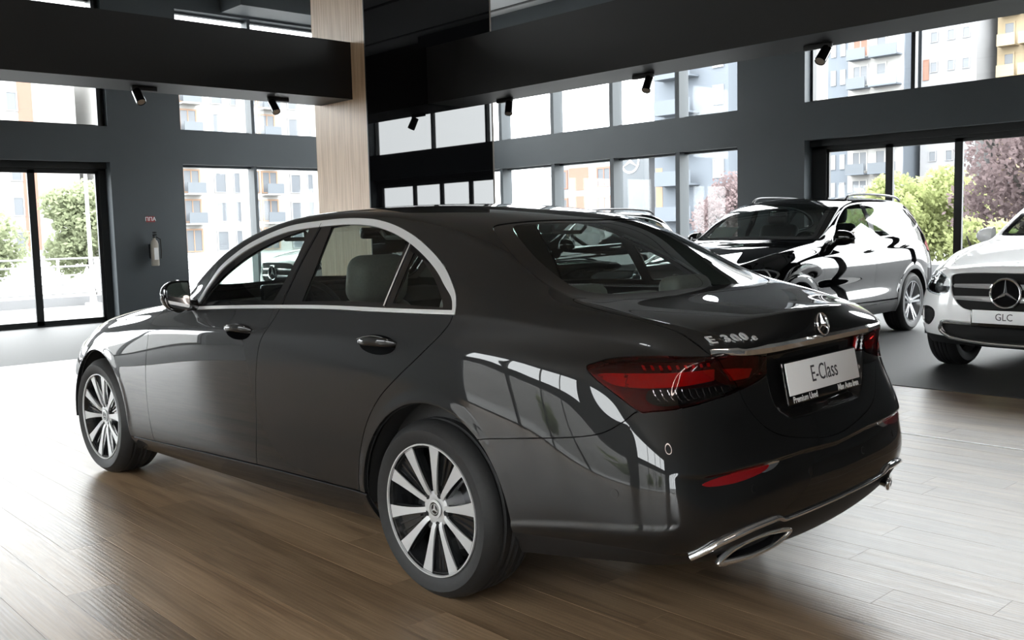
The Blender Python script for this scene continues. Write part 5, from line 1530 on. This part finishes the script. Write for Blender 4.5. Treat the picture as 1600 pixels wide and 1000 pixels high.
def leaf_mat(name, c):
    """thin leaf: half the light passes through"""
    m = bpy.data.materials.new(name); m.use_nodes = True; N, L = m.node_tree.nodes, m.node_tree.links
    N.remove(N['Principled BSDF']); d = N.new('ShaderNodeBsdfDiffuse'); t = N.new('ShaderNodeBsdfTranslucent'); x = N.new('ShaderNodeMixShader'); x.inputs[0].default_value = .5
    tc = N.new('ShaderNodeTexCoord'); no = N.new('ShaderNodeTexNoise'); no.inputs['Scale'].default_value = 1.6; no.inputs['Detail'].default_value = 3
    rp = N.new('ShaderNodeValToRGB'); rp.color_ramp.elements[0].position = .35; rp.color_ramp.elements[1].position = .65
    rp.color_ramp.elements[0].color = (*[q*.75 for q in c], 1); rp.color_ramp.elements[1].color = (*[min(1, q*1.25) for q in c], 1)
    L.new(tc.outputs['Object'], no.inputs['Vector']); L.new(no.outputs['Fac'], rp.inputs[0])
    for q in (d, t): L.new(rp.outputs[0], q.inputs['Color'])
    L.new(d.outputs[0], x.inputs[1]); L.new(t.outputs[0], x.inputs[2]); L.new(x.outputs[0], N['Material Output'].inputs['Surface']); return m
M_['leaf_green'] = leaf_mat('leaf_green', (0.29, 0.32, 0.15))
M_['leaf_dark'] = leaf_mat('leaf_dark', (0.22, 0.245, 0.155))
M_['leaf_purple'] = leaf_mat('leaf_purple', (0.165, 0.128, 0.13))
b = MB(); b.box((-160, -200, -.5), (200, 160, -.25)); g = b.build('ground', M_['ground'], smooth=False); g['kind'] = 'structure'
M_['asphalt'] = add_noise(mat('street_asphalt', (.05, .051, .053), .8), 3, .1)
b = MB(); b.box((-60, -70, -.26), (12.5, -13.2, -.24)); g = b.build('asphalt_ground', M_['asphalt'], smooth=False); g['kind'] = 'structure'

class Facade:
    """local frame of a street front: u runs along it, out points at the showroom"""
    def __init__(s, face, plane): s.face, s.plane = face, plane
    def box(s, b, u0, u1, z0, z1, d0, d1):
        """d = how far the solid stands proud (+) or lies behind (-) the front"""
        u0, u1 = min(u0, u1), max(u0, u1)
        if s.face == 'x': b.box((s.plane-d1, u0, z0), (s.plane-d0, u1, z1))
        else: b.box((u0, s.plane+d0, z0), (u1, s.plane+d1, z1))

def building(label, face, plane, u0, u1, top, wall, wins, bands=(), balconies=(), depth=12, name='apartment_building'):
    f = Facade(face, plane)
    root = thing(name, label, 'building', (plane, (u0+u1)/2, 0) if face == 'x' else ((u0+u1)/2, plane, 0))
    inv = Matrix.Translation(root.location).inverted()
    def fin(b, nm, m, par=root):
        o = b.build(nm, m, None, smooth=False); o.data.transform(inv); o.parent = par; return o
    b = MB(); f.box(b, u0, u1, -.3, top, -depth, 0); fin(b, 'wall', wall)
    b = MB(); f.box(b, min(u0, u1)-.3, max(u0, u1)+.3, top, top+.5, -depth, .3); fin(b, 'roof_edge', wall)
    for (a, c, z0, z1, m) in bands:
        b = MB(); f.box(b, a, c, z0, z1, .0, .02); fin(b, 'facade_panel', m)
    for (a, c, z0, z1, fm, gm) in wins:
        a, c = min(a, c), max(a, c); t = min(.16, (c-a)*.14)
        b = MB(); f.box(b, a, a+t, z0, z1, 0, .10); f.box(b, c-t, c, z0, z1, 0, .10); f.box(b, a+t, c-t, z1-t, z1, 0, .10); f.box(b, a+t, c-t, z0, z0+t*.6, 0, .10)
        fr = fin(b, 'window', fm)
        b = MB(); f.box(b, a+t, c-t, z0+t*.6, z1-t, .0, .05); fin(b, 'pane', gm, fr)
        if c-a > 1.3:
            b = MB(); f.box(b, (a+c)/2-.05, (a+c)/2+.05, z0+t*.6, z1-t, .05, .09); fin(b, 'mullion', fm, fr)
    for (a, c, z, m) in balconies:
        b = MB(); f.box(b, a, c, z-.15, z, 0, 1.3)
        fl = fin(b, 'balcony', wall)
        b = MB(); f.box(b, a, c, z, z+1.0, 1.22, 1.3); fin(b, 'balcony_rail', m, fl)
    return root

# white block with orange window frames beyond the left windows
W_ = M_['render_white']; wins = []; bal = []
for i, z in enumerate((-.2, 2.6, 5.4, 8.2, 11.0, 13.8)):
    for k in range(5):
        u = -31.0-8.2*k
        wins += [(u-.2, u-1.5, z+.1, z+2.1, M_['render_pale'], M_['dark_window']), (u-2.2, u-2.9, z+.1, z+2.1, M_['render_pale'], M_['dark_window']),
                 (u-4.3, u-5.0, z+.1, z+2.3, M_['orange_frame'], M_['dark_window']), (u-5.2, u-7.0, z+.1, z+2.3, M_['orange_frame'], M_['dark_window'])]
        if i: bal += [(u-5.2, u-7.0, z, M_['grey_rail'])]
building('long white apartment block with orange framed windows beyond the left windows', 'x', 85, -29.5, -72, 17.2, W_, wins, (), bal)
wins = [(u, u-1.0, z+.5, z+2.2, M_['render_pale'], M_['dark_window']) for z in (0, 3, 6, 9, 12) for u in (-17, -20, -22.2)]
building('white tower with reddish wall panels behind the left glass door', 'x', 88, -14, -28, 16, W_, wins, [(-23.2, -24.4, .5, 15, M_['brick']), (-18.2, -18.9, 3, 15, M_['brick'])])
# right: grey building with balconies, white neighbour, brick shell
wins, bal = [], []
for i, z in enumerate((-1.2, 1.6, 4.4, 7.2, 10.0, 12.8)):
    wins += [(45.6, 44.6, z+.4, z+2.2, M_['render_grey'], M_['dark_window']), (42.0, 41.0, z+.5, z+2.0, M_['render_pale'], M_['render_white'])]
    bal += [(46.8, 43.3, z+.2, M_['render_grey'])]
building('blue grey block with stacked balconies right of the car park totem', 'y', -60, 40.6, 47.8, 17, M_['render_grey'], wins, [(47.7, 47.0, -1, 6, M_['orange_frame'])], bal)
wins = [(39.0, 38.0, z+.4, z+2.0, M_['render_pale'], M_['dark_window']) for z in (0, 3, 6, 9, 12)]
building('plain white block behind the purple leaved tree', 'y', -63, 36.8, 39.8, 17.5, W_, wins, depth=5)
wins = []
for z in (-.4, 2.1, 4.6):
    wins += [(u, u-1.7, z+.2, z+1.9, M_['brick'], M_['dark_window']) for u in (59.4, 56.8, 54.2)]
bnd = [(57.6, 55.2, z, z+2.0, M_['brick']) for z in (-.4, 2.1, 4.6)]
building('half finished block with orange brick infill and pale floor slabs', 'y', -60, 52.2, 60.8, 7.4, M_['render_pale'], [w_ for w_ in wins if not (55 < w_[0] < 57.8)], bnd)
# towers beyond the folding door
wins, bal = [], []
for i in range(8):
    z = 3.0*i+.3
    for u in (52.6, 51.5, 50.4): wins.append((u, u-.6, z+.6, z+2.2, M_['render_pale'], M_['render_white']))
    wins += [(49.0, 47.2, z+.2, z+2.4, M_['render_white'], M_['dark_window'] if i % 3 else M_['brick']), (46.4, 45.2, z+.2, z+2.4, M_['render_white'], M_['dark_window'])]
    bal += [(49.1, 47.0, z, M_['grey_rail']), (46.6, 43.6, z, M_['grey_rail'] if i != 5 else M_['green_rail'])]
building('blue grey tower with deep balconies beyond the folding door', 'y', -95, 43.3, 55.5, 25.5, M_['render_grey'], wins, [(49.5, 43.4, 0, 25.4, M_['render_white'])], bal)
wins = []
for i in range(9):
    z = 3.0*i+.3
    for u in (41.6, 39.9, 38.4): wins.append((u, u-.8, z+.9, z+2.0, M_['render_pale'], M_['dark_window']))
    if i % 2: wins.append((42.3, 41.7, z+.2, z+2.3, M_['brick'], M_['brick']))
building('tall white tower with small square windows', 'y', -97, 37.0, 42.5, 27, M_['render_pale'], wins)
wins, bal = [], []
for i in range(9):
    z = 3.0*i+.3
    for u in (35.6, 33.6): wins.append((u, u-1.1, z+.3, z+2.3, M_['render_cream'], M_['dark_window'])); bal.append((u+.2, u-1.5, z, M_['render_cream']))
building('cream tower with yellow balconies at the right edge', 'y', -100, 31.2, 36.2, 27, M_['render_cream'], wins, (), bal)
wins = [(u, u-1.2, z+.5, z+2.0, M_['render_pale'], M_['dark_window']) for z in (0, 3, 6, 9, 12, 15) for u in (22, 18, 14, 10, 6, 2)]
building('low pale block at the far right behind the white car', 'y', -92, -2, 27, 18, W_, wins)
# across the road behind the viewer (seen in the paintwork)
wins = [(u, u+3.2, 1.0, 3.4, M_['frame'], M_['dark_window']) for u in (-20, -15, -10, -5, 0, 5, 10, 15)]
bb = building('low white hall across the road behind the viewer', 'y', 40, -26, 24, 7, W_, [], [])
hp = Matrix.Translation(bb.location).inverted()
for u in range(-20, 20, 5):
    b = MB(); b.box((u, 39.9, 1), (u+3.2, 40.1, 3.4)); o = b.build('window', M_['dark_window'], None, smooth=False); o.data.transform(hp); o.parent = bb

def tree(label, loc, height, crown, mleaf, seed, n=2600, leaf=.16, trunk=.10, name='tree', squash=1.0):
    rng = random.Random(seed); root = thing(name, label, 'tree', loc)
    b = MB(); zt = height-crown*1.2*squash
    b.tube([(0, 0, -.3), (.05, .02, zt*.5), (0, 0, zt), (.05, 0, height*.75)], [trunk*1.2, trunk, trunk*.8, trunk*.3], 8)
    for k in range(5):
        a = rng.uniform(0, 6.28); b.tube([(0, 0, zt*.9), (crown*.35*math.cos(a), crown*.35*math.sin(a), zt+crown*.5*squash), (crown*.6*math.cos(a), crown*.6*math.sin(a), zt+crown*.8*squash*squash)], [trunk*.5, trunk*.35, trunk*.15], 6)
    b.build('trunk', M_['bark'], root)
    blobs = []
    for k in range(15):
        a = rng.uniform(0, 6.28); r = crown*rng.uniform(.1, .72); z = rng.uniform(-.55, .75)*squash
        rr = crown*rng.uniform(.30, .48); s = math.sqrt(max(.05, 1-(z/squash)**2*.8))
        blobs.append((r*math.cos(a)*s, r*math.sin(a)*s, height-crown*squash+z*crown, rr))
    V, F = [], []
    for k in range(n):
        bx, by, bz, br = rng.choice(blobs)
        d = Vector((rng.gauss(0, 1), rng.gauss(0, 1), rng.gauss(0, 1))).normalized()*br*rng.uniform(.55, 1.03)
        p = Vector((bx, by, bz))+d
        if p.z < .15: continue
        u = Vector((rng.gauss(0, 1), rng.gauss(0, 1), rng.gauss(0, 1))).normalized(); w = u.orthogonal().normalized()
        s = leaf*rng.uniform(.6, 1.3); i = len(V)
        V += [tuple(p+u*s), tuple(p+w*s*.6), tuple(p-u*s), tuple(p-w*s*.6)]; F.append((i, i+1, i+2, i+3))
    me = bpy.data.meshes.new('crown'); me.from_pydata(V, [], F); me.materials.append(mleaf)
    o = bpy.data.objects.new('crown', me); COL.objects.link(o); o.parent = root
    return root
for i, (x, y, h, lab) in enumerate(((-14, 24, 4.2, 'street tree across the road behind the viewer, leftmost'), (-6.5, 22, 3.6, 'street tree across the road behind the viewer, second from the left'), (1.5, 25, 4.4, 'street tree across the road behind the viewer, third from the left'), (9, 23, 3.8, 'street tree across the road behind the viewer, rightmost'))): tree(lab, (x, y, 0), h, 1.9, M_['leaf_dark'], 20+i, 700, .28)
tree('wide round light green tree outside the folding door', (9.9, -25.0, 0), 3.0, 2.1, M_['leaf_green'], 1, 15000, .075, squash=.72)
tree('purple leaved tree filling the right end of the folding door', (5.7, -21.8, 0), 4.3, 2.1, M_['leaf_purple'], 2, 8000, .075)
tree('small purple leaved tree outside the right window bay', (16.2, -25.0, 0), 3.0, 1.6, M_['leaf_purple'], 3, 5000, .07)
tree('green shrub low beneath the purple tree', (5.6, -18.4, 0), 1.3, .8, M_['leaf_green'], 4, 3000, .07)
tree('tall loose green shrub behind the right leaf of the left glass door', (26.0, -7.0, 0), 2.9, 1.35, M_['leaf_dark'], 5, 7000, .08)
tree('low green shrub behind the left leaf of the left glass door', (26.5, -2.2, 0), 1.9, 1.2, M_['leaf_dark'], 6, 5000, .08)
tree('bushy green shrub left of the white post', (29.0, -4.9, 0), 2.4, 1.4, M_['leaf_dark'], 7, 4500, .08)
# railing, posts, low wall outside the left door
rt = thing('railing', 'white horizontal bar railing outside the left glass door', 'railing', (22, -4, -.25))
for z in (.30, .52, .74, .96, 1.15):
    b = MB(); b.tube([(0, -5, z), (0, 8, z)], .022, 8); b.build('bar', M_['white_metal'], rt)
for y in (-5, -2.9, -.8, 1.3, 3.4, 5.5, 7.6):
    b = MB(); b.box((-.03, y-.03, 0), (.03, y+.03, 1.17), .005); b.build('post', M_['white_metal'], rt)
b = MB(); b.box((21.7, -10, -.3), (21.95, 6, -.02), .01); tag(b.build('kerb', M_['render_pale'], smooth=False), 'low pale kerb in front of the white railing', 'kerb')
for i, (y, lab) in enumerate(((-5.38, 'white flag pole nearer the middle of the left door'), (-5.95, 'white flag pole by the right frame of the left door'))):
    t = thing('flag_pole', lab, 'pole', (21.4, y, -.28))
    b = MB(); b.cyl((0, 0, 0), (0, 0, 3.3), .055, .04, 16); b.build('pole_shaft', M_['white_metal'], t)
    b = MB(); b.box((-.16, -.16, 0), (.16, .16, .10), .02); b.cyl((0, 0, .1), (0, 0, .4), .09, .06, 16); b.build('base', M_['white_metal'], t)
t = thing('lamp_post', 'slim white post in front of the round green tree', 'pole', (11.6, -19.5, -.28))
b = MB(); b.cyl((0, 0, 0), (0, 0, 2.6), .045, n=14); b.build('pole_shaft', M_['white_metal'], t)
b = MB(); b.box((-.12, -.12, 0), (.12, .12, .08), .01); b.build('base', M_['white_metal'], t)
# dealership totem with the star
t = thing('totem_sign', 'tall blue grey totem with a white ringed star outside the right window bay', 'sign', (27.45, -33.0, -.28))
b = MB(); b.box((-.85, -.2, 0), (.85, .2, 5.3), .04); b.build('totem_body', M_['totem'], t)
star_emblem('star_mark', .58, frame((.0, .205, 4.72), (-1, 0, 0), (0, 0, 1)), t, M_['white_print'], .05, .16)
for z in (.9, 1.5): 
    b = MB(); b.box((-.7, .19, z), (.7, .215, z+.35), .01); b.build('sign_panel', M_['grey_rail'], t)
# pale parapet and bench outside the folding door
b = MB(); b.box((2.0, -14.6, -.3), (7.0, -14.3, .55), .02); tag(b.build('parapet', M_['render_pale']), 'low pale parapet outside the folding door', 'wall')
# ------------------------------------------------------------------ cars in their places
sedan()
def place(o, x, y, deg): o.location = (x, y, 0); o.rotation_euler = (0, 0, math.radians(deg))
black = suv('black compact SUV parked before the pier, its left side to the viewer', M_['black_paint'], group=None)
place(black, 3.42, -8.55, 93)
white = suv('white compact SUV facing the viewer, cut by the right edge of the picture', M_['white_paint'], plate='GLC')
place(white, .008, -8.97, 87)
third = copy_tree(black); third['label'] = 'dark compact SUV whose roof rails show above the sedan roof'; place(third, 6.98, -8.05, 91); third.scale = (1, 1, .962)
fourth = copy_tree(white); fourth['label'] = 'white compact SUV whose grille shows through the sedan side windows'; place(fourth, 11.5, -8.55, 90)
# sheets of paper behind the windscreens
def sheet(label, M, w=.21, h=.30):
    b = MB(); b.box((-w/2, -h/2, 0), (w/2, h/2, .002)); o = tag(b.build('paper_sheet', M_['paper'], smooth=False), label, 'paper'); o.matrix_world = M; return o
Rz = Matrix.Rotation(math.radians(93), 4, 'Z')
sheet('white price sheet behind the windscreen of the black SUV', Matrix.Translation((3.42, -8.55, 0)) @ Rz @ frame((2.02, -.50, 1.26), (0, 1, 0), (-.80, 0, .60)), .30, .21)

# ------------------------------------------------------------------ track spotlights
def spot(label, x, y, z, axis, aim):
    t = thing('track_spotlight', label, 'spotlight', (x, y, z), 0, None)
    b = MB()
    d = Vector((0, 1, 0)) if axis == 'y' else Vector((1, 0, 0))
    p = Vector((0, 0, -.03)); e = d*.13
    lo = Vector((-.022, -.022, -.05)); hi = Vector((.022, .022, 0))
    b.box(tuple(lo-e), tuple(hi+e), .006); b.build('track_adapter', M_['plastic'], t)
    a = Vector(aim).normalized(); e_ = d*.09 if axis == 'y' else -d*.09; j = e_+Vector((0, 0, -.075))
    b = MB(); b.cyl(tuple(e_+Vector((0, 0, -.045))), tuple(j), .012, n=12); b.sphere(tuple(j), .02, u=12, v=8); b.build('swivel_joint', M_['plastic'], t)
    c0 = j-a*.02; c1 = j+a*.15
    b = MB(); b.cyl(tuple(c0), tuple(c1), .052, .056, 28, cap=True); b.cyl(tuple(c1), tuple(c1+a*.012), .056, .052, 28, cap=False); b.build('lamp_head', M_['gloss_black'], t)
    b = MB(); b.cyl(tuple(c1+a*.001), tuple(c1+a*.004), .046, n=24); b.build('lamp_lens', M_['lens'], t)
    return t
M_['lens'] = mat('warm_frosted_lens', (.35, .32, .28), .35)
spot('black track spotlight under the left beam, left one of two', 8.70, -1.72, 3.165, 'y', (-.60, -.06, -.81))
spot('black track spotlight under the left beam beside the veneer column', 8.70, -3.50, 3.165, 'y', (-.60, -.06, -.85))
spot('black track spotlight under the right beam, next to the black glass panel', 7.03, -6.02, 3.14, 'x', (-.24, .33, -.90))
spot('black track spotlight under the right beam, middle one of three', 4.55, -5.96, 3.14, 'x', (-.09, .49, -.84))
spot('black track spotlight under the right beam, nearest and largest of three', 2.30, -5.96, 3.14, 'x', (.05, .64, -.74))

# ------------------------------------------------------------------ fire extinguisher and its sign on the pier
M_['ext_body'] = mat('cream_white_cylinder', (.38, .35, .30), .35, .1)
M_['sign_red'] = mat('red_sign', (.22, .02, .024), .5)
t = thing('fire_extinguisher', 'slim pale fire extinguisher hung on the dark pier by the left door', 'extinguisher', (12.98, -3.50, .90))
b = MB(); b.lathe([(0, 0), (.058, 0), (.064, .012), (.064, .36), (.05, .41), (.022, .44), (.022, .46), (0, .46)], 28, M=Matrix.Rotation(PI/2, 4, 'X')); b.build('cylinder', M_['ext_body'], t)
b = MB(); b.cyl((0, 0, .45), (0, 0, .51), .02, n=16); b.box((-.10, -.012, .50), (.03, .012, .525), .004); b.box((-.09, -.012, .54), (.03, .012, .56), .004); b.build('valve_handle', M_['plastic'], t)
b = MB(); b.tube([(-.03, -.02, .48), (-.07, -.075, .44), (-.06, -.085, .25), (-.05, -.08, .12)], .010, 8); b.build('hose', M_['rubber'], t)
b = MB(); b.box((.05, -.05, .12), (.12, .05, .36), .004); b.build('wall_bracket', M_['frame'], t)
b = MB(); b.box((-.067, -.035, .10), (-.060, .035, .30)); b.build('paper_label', M_['white_print'], t)
sg = thing('extinguisher_sign', 'small red sign above the fire extinguisher', 'sign', (13.094, -3.505, 1.675))
b = MB(); b.box((-.004, -.075, -.05), (.004, .075, .05)); b.build('sign_plate', M_['sign_red'], sg, smooth=False)
text_obj('sign_lettering', '\u041f\u041f\u0410', .085, M_['white_print'], frame((-.0045, 0, -.002), (0, -1, 0), (0, 0, 1)), sg, .001, bold=.0012)

# ------------------------------------------------------------------ ring lamps under the ceiling behind the viewer
M_['ring_glow'] = mat('ring_lamp_diffuser', (.9, .85, .8), .5)
_n, _l, _b = nodes(M_['ring_glow']); _b.inputs['Emission Color'].default_value = (1, .86, .78, 1); _b.inputs['Emission Strength'].default_value = 1.2
for x, y, r, lab in ((-5.4, .6, .75, 'black ring pendant lamp behind the viewer, nearer the middle'), (-5.2, 4.2, .6, 'black ring pendant lamp behind the viewer, further left')):
    t = thing('ring_lamp', lab, 'lamp', (x, y, 3.9))
    P = [(r*math.cos(a), r*math.sin(a), 0) for a in np.linspace(0, 2*PI, 64, endpoint=False)]
    b = MB(); b.tube(P, .05, 10, closed=True); b.build('ring_body', M_['plastic'], t)
    b = MB(); b.tube([(p[0], p[1], -.045) for p in P], .035, 8, closed=True); b.build('diffuser', M_['ring_glow'], t)
    for k in range(3):
        a = 2*PI*k/3; b = MB(); b.cyl((r*math.cos(a), r*math.sin(a), 0), (0, 0, CZ-3.93), .004, n=6); b.build('cable', M_['plastic'], t)
